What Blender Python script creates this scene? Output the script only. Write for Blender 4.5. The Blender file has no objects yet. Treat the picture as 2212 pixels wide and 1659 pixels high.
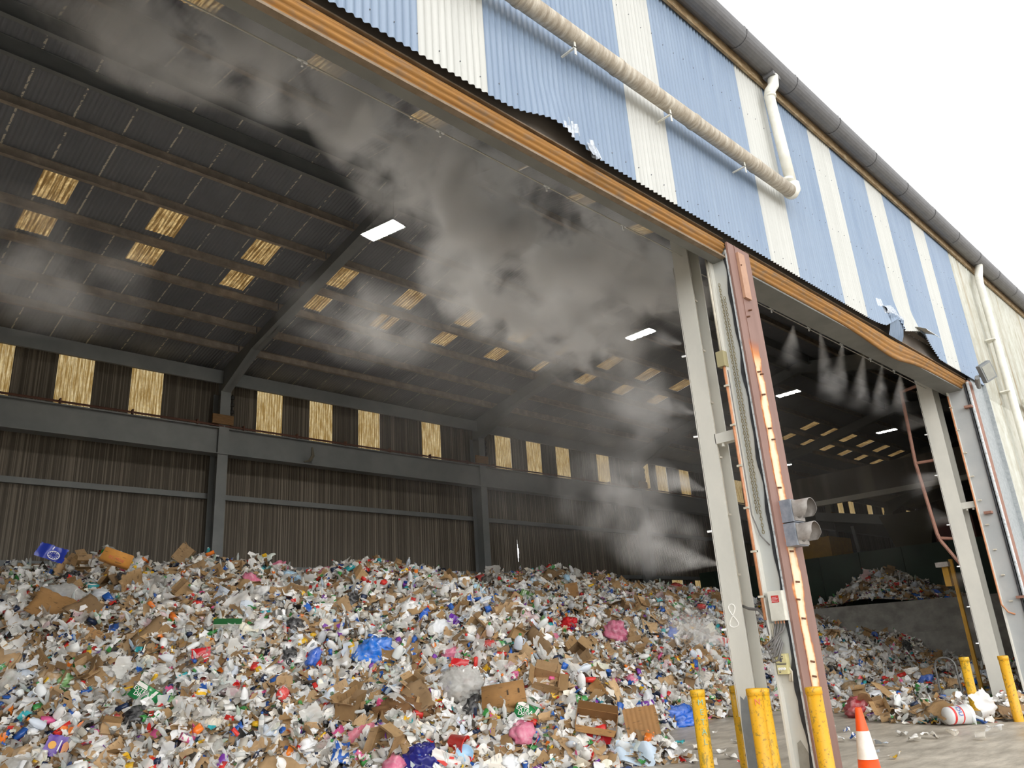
import bpy, math, random
import numpy as np
from mathutils import Vector, Matrix, Euler
random.seed(7); rng = np.random.default_rng(11)
SC = bpy.context.scene
COL = SC.collection
PI = math.pi

# ------------------------------------------------------------------ camera
W, H = 2212, 1659
FPX = 1675.65; PIT, ROL, YAW = 0.328225, -0.068781, 0.793027
EYE = np.array([0, 0, 1.7])
cy, sy, cp, sp = math.cos(YAW), math.sin(YAW), math.cos(PIT), math.sin(PIT)
FW = np.array([sy*cp, cy*cp, sp]); R0 = np.array([cy, -sy, 0.]); U0 = np.cross(R0, FW)
RT = math.cos(ROL)*R0 + math.sin(ROL)*U0; UP = -math.sin(ROL)*R0 + math.cos(ROL)*U0
cd = bpy.data.cameras.new('camera'); cam = bpy.data.objects.new('camera', cd); COL.objects.link(cam)
cd.sensor_width = 36; cd.lens = 36*FPX/W; cd.clip_end = 400
m4 = Matrix.Identity(4)
for i in range(3):
    m4[i][0] = RT[i]; m4[i][1] = UP[i]; m4[i][2] = -FW[i]; m4[i][3] = EYE[i]
cam.matrix_world = m4; SC.camera = cam

def ray(x, y): return FW*FPX + RT*(x-W/2) - UP*(y-H/2)
def on(ax, val, x, y):
    "measured point of the photograph on the real plane axis = val"
    d = ray(x, y); return EYE + d*(val-EYE[ax])/d[ax]
def proj(P):
    d = np.asarray(P) - EYE; z = d @ FW
    return W/2+FPX*(d@RT)/z, H/2-FPX*(d@UP)/z, z

# ------------------------------------------------------------------ materials
def lin(c):
    if isinstance(c, str):
        c = [int(c[i:i+2], 16)/255 for i in (0, 2, 4)]
    return tuple((v/12.92 if v <= .04045 else ((v+.055)/1.055)**2.4) for v in c[:3])
MATS = {}
class NT:
    def __init__(s, name):
        s.m = bpy.data.materials.new(name); s.m.use_nodes = True
        s.t = s.m.node_tree; s.b = s.t.nodes['Principled BSDF']; s.out = s.t.nodes['Material Output']
    def n(s, typ, **kw):
        nd = s.t.nodes.new(typ)
        for k, v in kw.items():
            if k.startswith('i_'): nd.inputs[k[2:].replace('_', ' ')].default_value = v
            else: setattr(nd, k, v)
        return nd
    def l(s, a, b): s.t.links.new(a, b)
    def coord(s, scale=(1, 1, 1), kind='Object'):
        tc = s.n('ShaderNodeTexCoord'); mp = s.n('ShaderNodeMapping')
        mp.inputs['Scale'].default_value = scale; s.l(tc.outputs[kind], mp.inputs['Vector']); return mp.outputs[0]
    def wcoord(s, scale=(1, 1, 1)):
        g = s.n('ShaderNodeNewGeometry'); mp = s.n('ShaderNodeMapping')
        mp.inputs['Scale'].default_value = scale; s.l(g.outputs['Position'], mp.inputs['Vector']); return mp.outputs[0]
    def noise(s, vec, scale, detail=4, rough=.6):
        nd = s.n('ShaderNodeTexNoise'); nd.inputs['Scale'].default_value = scale
        nd.inputs['Detail'].default_value = detail; nd.inputs['Roughness'].default_value = rough
        s.l(vec, nd.inputs['Vector']); return nd.outputs['Fac']
    def ramp(s, fac, stops, const=False):
        r = s.n('ShaderNodeValToRGB'); e = r.color_ramp.elements
        if const: r.color_ramp.interpolation = 'CONSTANT'
        while len(e) < len(stops): e.new(.5)
        for el, (p, c) in zip(e, stops):
            el.position = p
            el.color = (*(lin(c) if isinstance(c, str) else (c, c, c)), 1)
        s.l(fac, r.inputs[0]); return r.outputs[0]
    def mix(s, fac, a, b, mode='MIX'):
        x = s.n('ShaderNodeMix', data_type='RGBA', blend_type=mode)
        for sock, v in ((x.inputs[0], fac), (x.inputs[6], a), (x.inputs[7], b)):
            if isinstance(v, (int, float)): sock.default_value = v
            elif isinstance(v, (str, tuple)): sock.default_value = (*(lin(v) if isinstance(v, str) else v), 1)
            else: s.l(v, sock)
        return x.outputs[2]
    def math(s, op, a, b=None, c=None):
        x = s.n('ShaderNodeMath', operation=op)
        for sock, v in zip(x.inputs, (a, b, c)):
            if v is None: continue
            if isinstance(v, (int, float)): sock.default_value = v
            else: s.l(v, sock)
        return x.outputs[0]
    def sep(s, vec):
        x = s.n('ShaderNodeSeparateXYZ'); s.l(vec, x.inputs[0]); return x.outputs
    def col(s, v):
        if isinstance(v, str): s.b.inputs['Base Color'].default_value = (*lin(v), 1)
        else: s.l(v, s.b.inputs['Base Color'])
    def set(s, rough=None, metal=None, spec=None):
        for k, v in (('Roughness', rough), ('Metallic', metal), ('Specular IOR Level', spec)):
            if v is None: continue
            if isinstance(v, (int, float)): s.b.inputs[k].default_value = v
            else: s.l(v, s.b.inputs[k])
    def bump(s, h, strength=.3, dist=.01):
        b = s.n('ShaderNodeBump'); b.inputs['Strength'].default_value = strength; b.inputs['Distance'].default_value = dist
        s.l(h, b.inputs['Height']); s.l(b.outputs[0], s.b.inputs['Normal'])

def M(name, c1, c2=None, scale=3, stretch=(1, 1, 1), rough=.6, metal=0, lo=.35, hi=.65, bump=0, detail=5, spec=.5):
    if name in MATS: return MATS[name]
    n = NT(name); n.set(rough, metal, spec)
    if c2:
        f = n.noise(n.wcoord(stretch), scale, detail)
        n.col(n.ramp(f, [(lo, c1), (hi, c2)]))
        if bump: n.bump(f, bump)
    else: n.col(c1)
    MATS[name] = n.m; return n.m

mBlue = NT('blue cladding paint'); f = mBlue.noise(mBlue.wcoord((6, 6, .25)), 2.2, 5)
f2 = mBlue.noise(mBlue.wcoord((1, 1, .6)), .9, 3)
mBlue.col(mBlue.mix(mBlue.ramp(f2, [(.3, 0), (.75, .55)]), mBlue.ramp(f, [(.3, '70839C'), (.7, '8092A8')]), '8C9BAE')); mBlue.set(.38, 0); mBlue = mBlue.m
mWhite = NT('off white cladding paint'); f = mWhite.noise(mWhite.wcoord((8, 8, .2)), 2., 5)
mWhite.col(mWhite.ramp(f, [(.3, 'B3B4B0'), (.62, 'BFC0BC'), (.8, 'AEAEA8')])); mWhite.set(.45); mWhite = mWhite.m
mScuff = M('bare scuffed metal', 'C6CCD4', 'A3ABB6', 30, rough=.35, metal=.3)
mGalv = M('galvanised steel', 'A9AEB0', '989EA1', 18, rough=.45, metal=.25, lo=.4, hi=.6)
mSteel = M('grey painted steel', 'CFCEC6', 'DAD8CF', 2.5, (1, 1, .5), rough=.5)
mSteelDark = M('dark grey painted steel', '74787A', '808384', 1.5, rough=.55)
mHeader = M('grey header steel', '6F706D', '7C7D79', 2, rough=.55)
mDark = M('black rubber', '1E1F22', '34363A', 9, rough=.7)
mGutter = M('grey gutter steel', '6E6E70', '636365', 6, (1, 1, 3), rough=.5)
mPVC = M('white pvc pipe', 'E6E5DC', 'D9D7CB', 5, rough=.35)
mConduitW = M('off white conduit', 'CFC9BA', 'BDB6A5', 8, rough=.45)
mConduitO = M('orange conduit', 'C98E68', 'B67A55', 12, rough=.4)
mTimber = M('pale timber block', '8A6A45', '6F5233', 6, (1, 1, 8), rough=.8)
mBlackPl = M('black plastic', '191A1C', '26272A', 10, rough=.4)
mGreyPl = M('weathered grey plastic', '9A9590', '857F7A', 14, rough=.6)
mCream = M('cream painted box', 'C9C7BC', 'D8D6CC', 7, rough=.45)
mYellowBox = M('pale yellow plastic', 'CFC795', 'C2BA88', 9, rough=.5)
mRedLabel = M('red label', 'B9322F', 'C4423D', 30, rough=.5)
mWhitePlain = M('white plastic', 'E9EBEC', rough=.4)
mCable = M('grey cable', '6C6A68', rough=.5)
mChain = M('galvanised chain', '9C9272', '7F7760', 40, rough=.5, metal=.5)
mRustBar = M('rust red pipe', '9A7262', '8A6354', 8, rough=.65)
mOrange = M('orange cone plastic', 'F25A1C', 'E24F14', 5, rough=.45)
mConeW = M('white cone sleeve', 'E9E4DD', 'D9D2C9', 9, rough=.4)
mConcreteW = M('grey concrete', 'ACAAA4', '8C8A85', 2.2, (1, 1, 1.4), rough=.85, bump=.2)
mGreenWall = M('dark green steel', '2B4136', '25352D', 1.4, rough=.7)
mYellowDk = M('yellow machine paint', 'B4892A', 'A07820', 4, rough=.55)
mInsul = M('black ceramic', '22201E', rough=.5)
mMaroon = M('dark red container paint', '6E3A34', '5E302C', 3, rough=.6)

n = NT('corrugated fibre cement'); f = n.noise(n.wcoord((2.2, 1, .12)), 1.6, 5); f2 = n.noise(n.wcoord((1, 1, .5)), 7, 4)
n.col(n.mix(n.ramp(f2, [(.45, 0), (.8, .5)]), n.ramp(f, [(.3, '98886B'), (.42, 'B9B8AE'), (.62, 'C6C8C0'), (.8, 'AFAC9B')]), '8E8768')); n.set(.8); mFibro = n.m

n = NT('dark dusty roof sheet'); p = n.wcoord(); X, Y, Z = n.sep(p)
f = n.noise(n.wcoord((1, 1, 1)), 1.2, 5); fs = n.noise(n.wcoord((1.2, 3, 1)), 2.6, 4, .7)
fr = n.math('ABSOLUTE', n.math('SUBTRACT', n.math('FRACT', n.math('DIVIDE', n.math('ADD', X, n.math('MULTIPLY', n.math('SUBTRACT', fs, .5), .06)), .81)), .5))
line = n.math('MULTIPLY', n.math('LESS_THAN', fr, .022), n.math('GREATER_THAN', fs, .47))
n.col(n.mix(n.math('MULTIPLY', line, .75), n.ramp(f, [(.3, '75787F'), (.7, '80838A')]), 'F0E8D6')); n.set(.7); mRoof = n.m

n = NT('dusty brown wall sheet'); f = n.noise(n.wcoord((3, 1, .5)), 1.6, 5); f2 = n.noise(n.wcoord((24, 1, .05)), 1, 2)
n.col(n.mix(n.ramp(f2, [(.48, 0), (.62, .8)]), n.ramp(f, [(.3, '544D44'), (.7, '625B51')]), '90877A')); n.set(.75); mWallIn = n.m

n = NT('dusty brown purlin steel'); f = n.noise(n.wcoord((2, 2, 2)), 2.4, 6)
n.col(n.ramp(f, [(.35, '8A8178'), (.55, '9C9186'), (.72, 'B3A799')])); n.set(.75); mPurlin = n.m

def skylight_mat(name, c1, c2, c3, c4):
    n = NT(name); p = n.wcoord((1, 1, 1))
    f = n.noise(p, 9, 6, .75); f2 = n.noise(n.wcoord((14, 1.2, 1.2)), 1.5, 4, .7)
    c = n.mix(n.ramp(f, [(.38, .0), (.62, 1.)]), c1, c2); c = n.mix(n.ramp(f2, [(.42, 0.), (.62, .8)]), c3, c)
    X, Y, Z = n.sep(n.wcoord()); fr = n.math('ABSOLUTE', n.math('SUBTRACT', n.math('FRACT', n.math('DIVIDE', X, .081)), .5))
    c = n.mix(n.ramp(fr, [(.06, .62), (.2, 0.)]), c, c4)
    t = n.n('ShaderNodeBsdfTranslucent'); d = n.n('ShaderNodeBsdfDiffuse'); mx = n.n('ShaderNodeMixShader'); mx.inputs[0].default_value = .08
    n.l(c, t.inputs[0]); n.l(c, d.inputs[0]); n.l(t.outputs[0], mx.inputs[1]); n.l(d.outputs[0], mx.inputs[2]); n.l(mx.outputs[0], n.out.inputs[0])
    return n.m
mSky = skylight_mat('yellowed translucent roof sheet', 'A78653', 'E6CB92', '6A5230', '4F3C22')
mWin = skylight_mat('yellowed translucent wall sheet', 'E9D29A', 'FFF3CC', 'A08450', '8A7040')

n = NT('rusty roller slats'); f = n.noise(n.wcoord((.6, 6, 6)), 2.5, 6, .7); f2 = n.noise(n.wcoord((1, 2, 2)), 5, 5)
n.col(n.mix(n.ramp(f2, [(.5, 0), (.72, .75)]), n.ramp(f, [(.3, '7E5C30'), (.5, '9E7036'), (.7, 'AE7F42')]), '77695A')); n.set(.65, .1); mRoller = n.m

n = NT('red oxide plate with bare streak'); p = n.wcoord(); X, Y, Z = n.sep(p)
w = n.noise(n.wcoord((.0, .0, 1)), 1.5, 5, .65); e = n.noise(n.wcoord((14, 1, 2.2)), 1, 4)
cx = n.math('ADD', 8.70, n.math('MULTIPLY', n.math('SUBTRACT', w, .5), .22))
d = n.math('ABSOLUTE', n.math('SUBTRACT', X, cx))
half = n.math('ADD', .085, n.math('MULTIPLY', n.math('SUBTRACT', n.noise(n.wcoord((0, 0, 1)), 1.6, 4), .5), .24))
q = n.math('ADD', n.math('DIVIDE', n.math('SUBTRACT', d, half), .05), n.math('MULTIPLY', n.math('SUBTRACT', e, .5), 2.2))
up = n.math('MULTIPLY', n.math('SUBTRACT', Z, 5.0), 3.); q = n.math('MAXIMUM', q, up)
base = n.ramp(n.noise(n.wcoord((3, 1, .4)), 2.5, 4), [(.3, '7F6056'), (.7, '8D6E64')])
st = n.ramp(n.math('MULTIPLY_ADD', q, .5, .5), [(.0, 'E4D2B4'), (.34, 'DDB88A'), (.5, 'C27A40'), (.68, '96604A'), (.8, '85655B')])
n.col(n.mix(n.ramp(n.math('MULTIPLY_ADD', q, .5, .5), [(.7, 0.), (.85, 1.)]), st, base)); n.set(.5, .05); mRust = n.m

n = NT('worn yellow bollard paint'); f = n.noise(n.wcoord((6, 6, 3)), 2.2, 6, .75); f2 = n.noise(n.wcoord((10, 10, 10)), 3, 5, .7)
n.col(n.mix(n.ramp(f2, [(.56, 0.), (.66, .75)]), n.mix(n.ramp(f, [(.52, 0.), (.6, .85)]), 'DDA91C', '8C7B2E'), '4F4A2E')); n.set(.45); mBoll = n.m
n = NT('yellow bollard paint'); f2 = n.noise(n.wcoord((10, 10, 10)), 2.4, 6, .75)
n.col(n.mix(n.ramp(f2, [(.54, 0.), (.62, .75)]), 'DDA420', '6E6234')); n.set(.45); mBollFresh = n.m

n = NT('dirty drain pipe'); f = n.noise(n.wcoord((9, 2, 2)), 2, 6, .7)
n.col(n.ramp(f, [(.3, '8E8272'), (.5, 'B0A696'), (.66, 'CFC9BC')])); n.set(.6); mDrain = n.m

n = NT('mossy fascia board'); f = n.noise(n.wcoord((2, 6, 6)), 2.5, 6, .7)
n.col(n.ramp(f, [(.3, '6E5D47'), (.5, '927A58'), (.62, 'A8987C'), (.75, '837866')])); n.set(.8); mFascia = n.m

n = NT('yard concrete'); p = n.wcoord((1, .35, 1)); f = n.noise(p, 1.1, 8, .62); f2 = n.noise(n.wcoord((.5, 1.6, 1)), 3, 6, .7)
n.col(n.mix(n.ramp(f2, [(.4, 0.), (.7, .6)]), n.ramp(f, [(.3, 'ABA397'), (.5, 'C6BEB0'), (.7, 'D6CDBE')]), '6C6457'))
n.set(n.ramp(f, [(.3, .28), (.7, .6)])); n.bump(f2, .15, .01); mFloor = n.m

PAL = ['D9D6CF', 'C9C3B8', '9C7A52', 'A8855B', '8A6B49', 'E6E4E0', 'B9B4AC', '3A3836', '7D756B', 'C73A34', '3C62A8', '4F8A4B', 'D9B23A', 'CBB7A0', '6E6B69', 'EDEBE7']
n = NT('mixed shredded litter'); v = n.n('ShaderNodeTexVoronoi'); v.inputs['Scale'].default_value = 14; v.inputs['Randomness'].default_value = 1
n.l(n.wcoord((1, 1, 1.6)), v.inputs['Vector'])
s = n.sep(v.outputs['Color'])
n.col(n.mix(.35, n.ramp(s[0], [(i/len(PAL), c) for i, c in enumerate(PAL)], True), '5A5148')); n.set(.7); mHeap = n.m

# per-object colour materials: what each piece of litter is made of
def litter_mat(name, kind, attr=False):
    key = name + ('_a' if attr else '')
    if key in MATS: return MATS[key]
    n = NT(key)
    if attr:
        a = n.n('ShaderNodeVertexColor', layer_name='Col'); c = a.outputs[0]; vec = n.wcoord()
    else:
        o = n.n('ShaderNodeObjectInfo'); c = o.outputs['Color']
        tc = n.n('ShaderNodeTexCoord'); ad = n.n('ShaderNodeVectorMath', operation='ADD'); n.l(tc.outputs['Object'], ad.inputs[0])
        sc = n.math('MULTIPLY', o.outputs['Random'], 37.); n.l(sc, ad.inputs[1]); vec = ad.outputs[0]
    def nz(s, scale, detail=3):
        mp = n.n('ShaderNodeMapping'); mp.inputs['Scale'].default_value = s; n.l(vec, mp.inputs[0]); return n.noise(mp.outputs[0], scale, detail)
    if kind == 'card':
        c = n.mix(n.ramp(nz((1, 1, 1), 7, 5), [(.35, 0.), (.7, .35)]), c, '6B4F35'); n.set(.8)
        c = n.mix(n.ramp(nz((3, 14, 3), 2.2, 1), [(.66, 0.), (.68, .55)]), c, '4A3828') if not attr else c
    elif kind == 'paper':
        c = n.mix(n.ramp(nz((4, 22, 4), 2, 2), [(.6, 0.), (.63, .5)]), c, '5B6270'); n.set(.7)
    elif kind == 'print':
        k = n.ramp(nz((3, 6, 3), 2.0, 1), [(.52, 0.), (.54, 1.)]); c = n.mix(k, c, 'EDEAE4')
        k = n.ramp(nz((9, 3, 3), 1.6, 1), [(.64, 0.), (.66, .8)]); c = n.mix(k, c, '2D3350'); n.set(.4)
    elif kind == 'gloss': n.set(.25)
    elif kind == 'bag':
        c = n.mix(n.ramp(nz((2, 2, 2), 5, 4), [(.4, 0.), (.75, .25)]), c, 'F2F2F2'); n.set(.3)
    elif kind in ('clear', 'film'):
        c = n.mix(n.ramp(nz((2, 2, 2), 8, 3), [(.4, 0.), (.7, .4)]), c, 'F4F4F2')
        n.set(.15 if kind == 'clear' else .22); n.col(c)
        tr = n.n('ShaderNodeBsdfTransparent'); mx = n.n('ShaderNodeMixShader')
        lw = n.n('ShaderNodeLayerWeight'); lw.inputs[0].default_value = .35
        n.l(n.ramp(lw.outputs['Facing'], [(.0, .48 if kind == 'clear' else .6), (.7, .92)]), mx.inputs[0])
        n.l(tr.outputs[0], mx.inputs[1]); n.l(n.b.outputs[0], mx.inputs[2]); n.l(mx.outputs[0], n.out.inputs[0])
        MATS[key] = n.m; return n.m
    elif kind == 'jug':
        n.set(.35); n.b.inputs['Subsurface Weight'].default_value = 0
    elif kind == 'foil': n.set(.25, .8)
    n.col(c); MATS[key] = n.m; return n.m

# ------------------------------------------------------------------ mesh helpers
class MB:
    def __init__(s): s.v = []; s.f = []; s.mi = []; s.cur = 0
    def add(s, vs, fs):
        b = len(s.v); s.v.extend([tuple(map(float, p)) for p in vs]); s.f.extend([tuple(b+i for i in f) for f in fs]); s.mi.extend([s.cur]*len(fs)); return s
    def box(s, x0, x1, y0, y1, z0, z1):
        return s.add([(x, y, z) for x in (x0, x1) for y in (y0, y1) for z in (z0, z1)],
                     [(0, 1, 3, 2), (4, 6, 7, 5), (0, 4, 5, 1), (2, 3, 7, 6), (0, 2, 6, 4), (1, 5, 7, 3)])
    def prism(s, poly, d):
        "poly: 3d outline, d: extrusion vector"
        n = len(poly); p = [np.array(q, float) for q in poly]; d = np.array(d, float)
        return s.add(p+[q+d for q in p], [tuple(range(n))[::-1], tuple(range(n, 2*n))]+[(i, (i+1) % n, n+(i+1) % n, n+i) for i in range(n)])
    def tube(s, pts, r, n=10, cap=True, closed=False):
        pts = [np.array(p, float) for p in pts]; rs = r if hasattr(r, '__len__') else [r]*len(pts)
        b = len(s.v); u = None; N = len(pts)
        for i, p in enumerate(pts):
            a = pts[(i-1) % N] if closed else pts[max(i-1, 0)]; c = pts[(i+1) % N] if closed else pts[min(i+1, N-1)]
            t = c-a; t /= (np.linalg.norm(t)+1e-9)
            if u is None:
                u = np.cross(t, (0, 0, 1.)) if abs(t[2]) < .9 else np.cross(t, (0, 1., 0))
            u = u-t*(u@t); u /= np.linalg.norm(u); w = np.cross(t, u)
            for k in range(n):
                th = 2*PI*k/n; s.v.append(tuple(p+rs[i]*(math.cos(th)*u+math.sin(th)*w)))
        for i in range(N if closed else N-1):
            j = (i+1) % N
            for k in range(n):
                k2 = (k+1) % n; s.f.append((b+i*n+k, b+i*n+k2, b+j*n+k2, b+j*n+k)); s.mi.append(s.cur)
        if cap and not closed:
            s.f.append(tuple(b+k for k in range(n))[::-1]); s.f.append(tuple(b+(N-1)*n+k for k in range(n))); s.mi += [s.cur]*2
        return s
    def lathe(s, prof, n=16, c=(0, 0, 0)):
        b = len(s.v)
        for r, z in prof:
            for k in range(n):
                th = 2*PI*k/n; s.v.append((c[0]+r*math.cos(th), c[1]+r*math.sin(th), c[2]+z))
        for i in range(len(prof)-1):
            for k in range(n):
                k2 = (k+1) % n; s.f.append((b+i*n+k, b+i*n+k2, b+(i+1)*n+k2, b+(i+1)*n+k)); s.mi.append(s.cur)
        return s
    def mesh(s, name, mats, smooth=False):
        me = bpy.data.meshes.new(name); me.from_pydata(s.v, [], s.f)
        for m in (mats if isinstance(mats, (list, tuple)) else [mats]): me.materials.append(m)
        me.polygons.foreach_set('material_index', s.mi)
        if smooth: me.polygons.foreach_set('use_smooth', [True]*len(me.polygons))
        me.update(); return me
    def build(s, name, mats, parent=None, smooth=False, **props):
        return link(name, s.mesh(name, mats, smooth), parent, **props)
def link(name, data, parent=None, **props):
    o = bpy.data.objects.new(name, data); COL.objects.link(o)
    if parent is not None: o.parent = parent
    for k, v in props.items():
        if v: o[k] = v
    return o
def empty(name, label=None, category=None, group=None, kind=None, loc=(0, 0, 0)):
    o = link(name, None, None, label=label, category=category, group=group, kind=kind); o.location = loc; o.empty_display_size = .1; return o
def arr_mesh(name, V, F, mats, cols=None, smooth=False, mi=None):
    "numpy vertices and equal-sided faces -> mesh"
    me = bpy.data.meshes.new(name); F = np.asarray(F); V = np.asarray(V, np.float32); k = F.shape[1]
    me.vertices.add(len(V)); me.vertices.foreach_set('co', V.ravel())
    me.loops.add(F.size); me.loops.foreach_set('vertex_index', F.ravel().astype(np.int32))
    me.polygons.add(len(F)); me.polygons.foreach_set('loop_start', np.arange(len(F), dtype=np.int32)*k)
    for m in (mats if isinstance(mats, (list, tuple)) else [mats]): me.materials.append(m)
    if mi is not None: me.polygons.foreach_set('material_index', np.asarray(mi, np.int32))
    if smooth: me.polygons.foreach_set('use_smooth', np.ones(len(F), bool))
    me.update(calc_edges=True)
    if cols is not None:
        at = me.color_attributes.new('Col', 'FLOAT_COLOR', 'POINT'); c = np.ones((len(V), 4), np.float32); c[:, :3] = cols; at.data.foreach_set('color', c.ravel())
    me.validate(); return me
def text(body, size, loc, rot, mat, parent=None, name='lettering', extrude=.001, shear=0, space=1.):
    c = bpy.data.curves.new(name, 'FONT'); c.body = body; c.size = size; c.extrude = extrude; c.align_x = 'CENTER'; c.align_y = 'CENTER'; c.shear = shear; c.space_line = space
    c.materials.append(mat); o = link(name, c, parent); o.location = loc; o.rotation_euler = rot; return o

PITCH = .081
def corrugated(x0, x1, rows, nrm, amp=.0095, pitch=PITCH, seg=6, holes=(), disp=None, phase=0., bottom=None):
    """rows: list of (y, z); waves run along x, displaced along nrm=(ny, nz); holes: (xa, xb, t0, t1), t measured along the rows"""
    nx = max(2, int(round((x1-x0)/pitch*seg))+1)
    xs = np.linspace(x0, x1, nx); rows = np.array(rows, float)
    wv = amp*np.sin(2*PI*(xs-phase)/pitch)
    V = np.zeros((len(rows), nx, 3))
    V[:, :, 0] = xs[None]; V[:, :, 1] = rows[:, :1]+nrm[0]*wv[None]; V[:, :, 2] = rows[:, 1:]+nrm[1]*wv[None]
    if bottom is not None:
        z0 = rows[0, 1]; z1 = rows[-1, 1]; tt = (rows[:, 1]-z0)/(z1-z0)
        lift = bottom(xs)-z0
        V[:, :, 2] += lift[None]*np.clip(1-(rows[:, 1:]-z0)/.9, 0, 1)
    if disp is not None:
        d = disp(V[:, :, 0], V[:, :, 2]); V[:, :, 1] += d
    idx = np.arange(len(rows)*nx).reshape(len(rows), nx)
    F = np.stack([idx[:-1, :-1], idx[:-1, 1:], idx[1:, 1:], idx[1:, :-1]], -1)
    keep = np.ones(F.shape[:2], bool); xc = (xs[1:]+xs[:-1])/2
    t = np.concatenate([[0], np.cumsum(np.hypot(*(rows[1:]-rows[:-1]).T))]); tc = (t[1:]+t[:-1])/2
    for xa, xb, ta, tb in holes:
        keep &= ~(((xc > xa) & (xc < xb))[None] & ((tc > ta) & (tc < tb))[:, None])
    return V.reshape(-1, 3), F[keep]

# ------------------------------------------------------------------ the building
YF = 4.2; YB = 20.0; YR = 11.6; ZR = 11.35; SB = .212; SF = .17
FRX = [-.65, 8.61, 17.85, 27.1, 36.4, 45.7, 55.0]
XL, XE = -9.5, 62.
def roofz(y): return ZR-SB*(y-YR) if y > YR else ZR-SF*(YR-y)

# floor -----------------------------------------------------------------------
b = MB(); b.add([(-70, -70, 0), (110, -70, 0), (110, 60, 0), (-70, 60, 0)], [(0, 1, 2, 3)])
b.build('floor', mFloor, kind='structure', label='stained grey concrete yard and shed floor')

# back wall with holes for the translucent sheets -------------------------------
hi_x = []
x = 3.0
for a in (1.25, 2.99, 4.72, 6.42, 9.86, 11.55, 13.28, 15.82, 19.2, 20.85, 22.5, 25.05, 27.85, 29.25, 31.1, 34.4, 36.1, 37.8, 40.3, 44.1, 48.3, 50.0, 52.9, 55.4, 60.0):
    hi_x.append(a)
lo_x = [19.25, 22.6, 25.2, 29.4, 31.2]
zlo, zhi, zl0, zl1 = 7.93, 9.32, 3.75, 4.08
zs = sorted(set([0, zl0, zl1, 4.62, 4.75, 4.9, 5.1, 5.25, 5.4, zlo, zhi, 10.2]))
holes = [(a, a+.80, zlo, zhi) for a in hi_x]+[(a, a+.80, zl0, zl1) for a in lo_x]
holes += [(20.02-w/2, 20.02+w/2, z0, z1) for z0, z1, w in ((4.62, 4.75, .03), (4.75, 4.9, .06), (4.9, 5.1, .08), (5.1, 5.25, .04), (5.25, 5.4, .025))]
V, F = corrugated(XL, XE, [(YB, z) for z in zs], (1, 0), holes=holes)
link('wall_back', arr_mesh('wall_back', V, F, mWallIn, smooth=True), kind='structure', label='brown corrugated back wall of the shed')
for i, a in enumerate(hi_x):
    V, F = corrugated(a-.01, a+.81, [(YB+.006, z) for z in np.linspace(zlo-.01, zhi+.01, 4)], (1, 0))
    bay = sum(a > q for q in FRX[1:])
    link(f'window_{i+1}', arr_mesh('window', V, F, mWin, smooth=True), kind='structure', label=f'yellowed translucent wall sheet high on the back wall, number {i+1} from the shed end')
for i, a in enumerate(lo_x):
    V, F = corrugated(a-.01, a+.81, [(YB+.006, z) for z in (zl0-.01, zl1+.01)], (1, 0))
    link(f'window_{i+40}', arr_mesh('window', V, F, mWin, smooth=True), kind='structure', label=f'low yellow translucent strip just above the heap crest, number {i+1} along')

# roof, two slopes, holes for skylights ------------------------------------------
sky = []   # (x0, x1, y0, y1, row name)
k = 0
xx = 3.08
for k in range(-1, 27):
    xc = 3.08+2.115*k
    if k in (11, 12, 14, 22): continue
    wA = wB = (xc-.3, xc+.3)
    if k == 7: wA = (xc-.3, xc-.02); wB = (xc-.3, xc-.02)
    sky.append((*wA, 14.56, 15.34, 'upper'))
    if k == 4: sky.append((xc-.3, xc-.04, 15.68, 16.41, 'lower')); sky.append((xc+.06, xc+.3, 15.68, 16.41, 'lower'))
    else: sky.append((*wB, 15.68, 16.41, 'lower'))
for k in range(-1, 14):
    xc = 3.35+2.13*k
    if k in (6, 7, 12): continue
    sky.append((xc-.3, xc+.3, 8.85, 9.37, 'front'))
def slope_rows(ys): return [(y, roofz(y)) for y in ys]
def slope_t(y, y0, s): return abs(y-y0)*math.sqrt(1+s*s)
ysb = [YR, 12.3, 14.56, 15.34, 15.68, 16.41, 18.5, YB+.1]
V, F = corrugated(XL, XE, slope_rows(ysb), (SB, 1), holes=[(a, b2, slope_t(c, YR, SB), slope_t(d, YR, SB)) for a, b2, c, d, r in sky if r != 'front'])
V1, F1 = corrugated(XL, XE, slope_rows([YR, 9.37, 8.85, 6.5, YF]), (-SF, 1), holes=[(a, b2, slope_t(d, YR, SF), slope_t(c, YR, SF)) for a, b2, c, d, r in sky if r == 'front'])
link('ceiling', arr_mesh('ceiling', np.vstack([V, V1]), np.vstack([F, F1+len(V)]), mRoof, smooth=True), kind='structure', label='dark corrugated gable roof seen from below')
skn = {'upper': 0, 'lower': 0, 'front': 0}
for a, b2, c, d, r in sky:
    skn[r] += 1
    V, F = corrugated(a-.012, b2+.012, slope_rows([c-.012, (c+d)/2, d+.012]), (SB if r != 'front' else -SF, 1)); V[:, 2] += .006
    where = {'upper': 'nearer the ridge', 'lower': 'nearer the back wall', 'front': 'above the misting line'}[r]
    link('skylight_panel', arr_mesh('skylight_panel', V, F, mSky, smooth=True), label=f'yellowed skylight sheet in the row {where}, {skn[r]} from the near end', category='skylight', group='yellow skylight sheets '+r)
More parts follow.
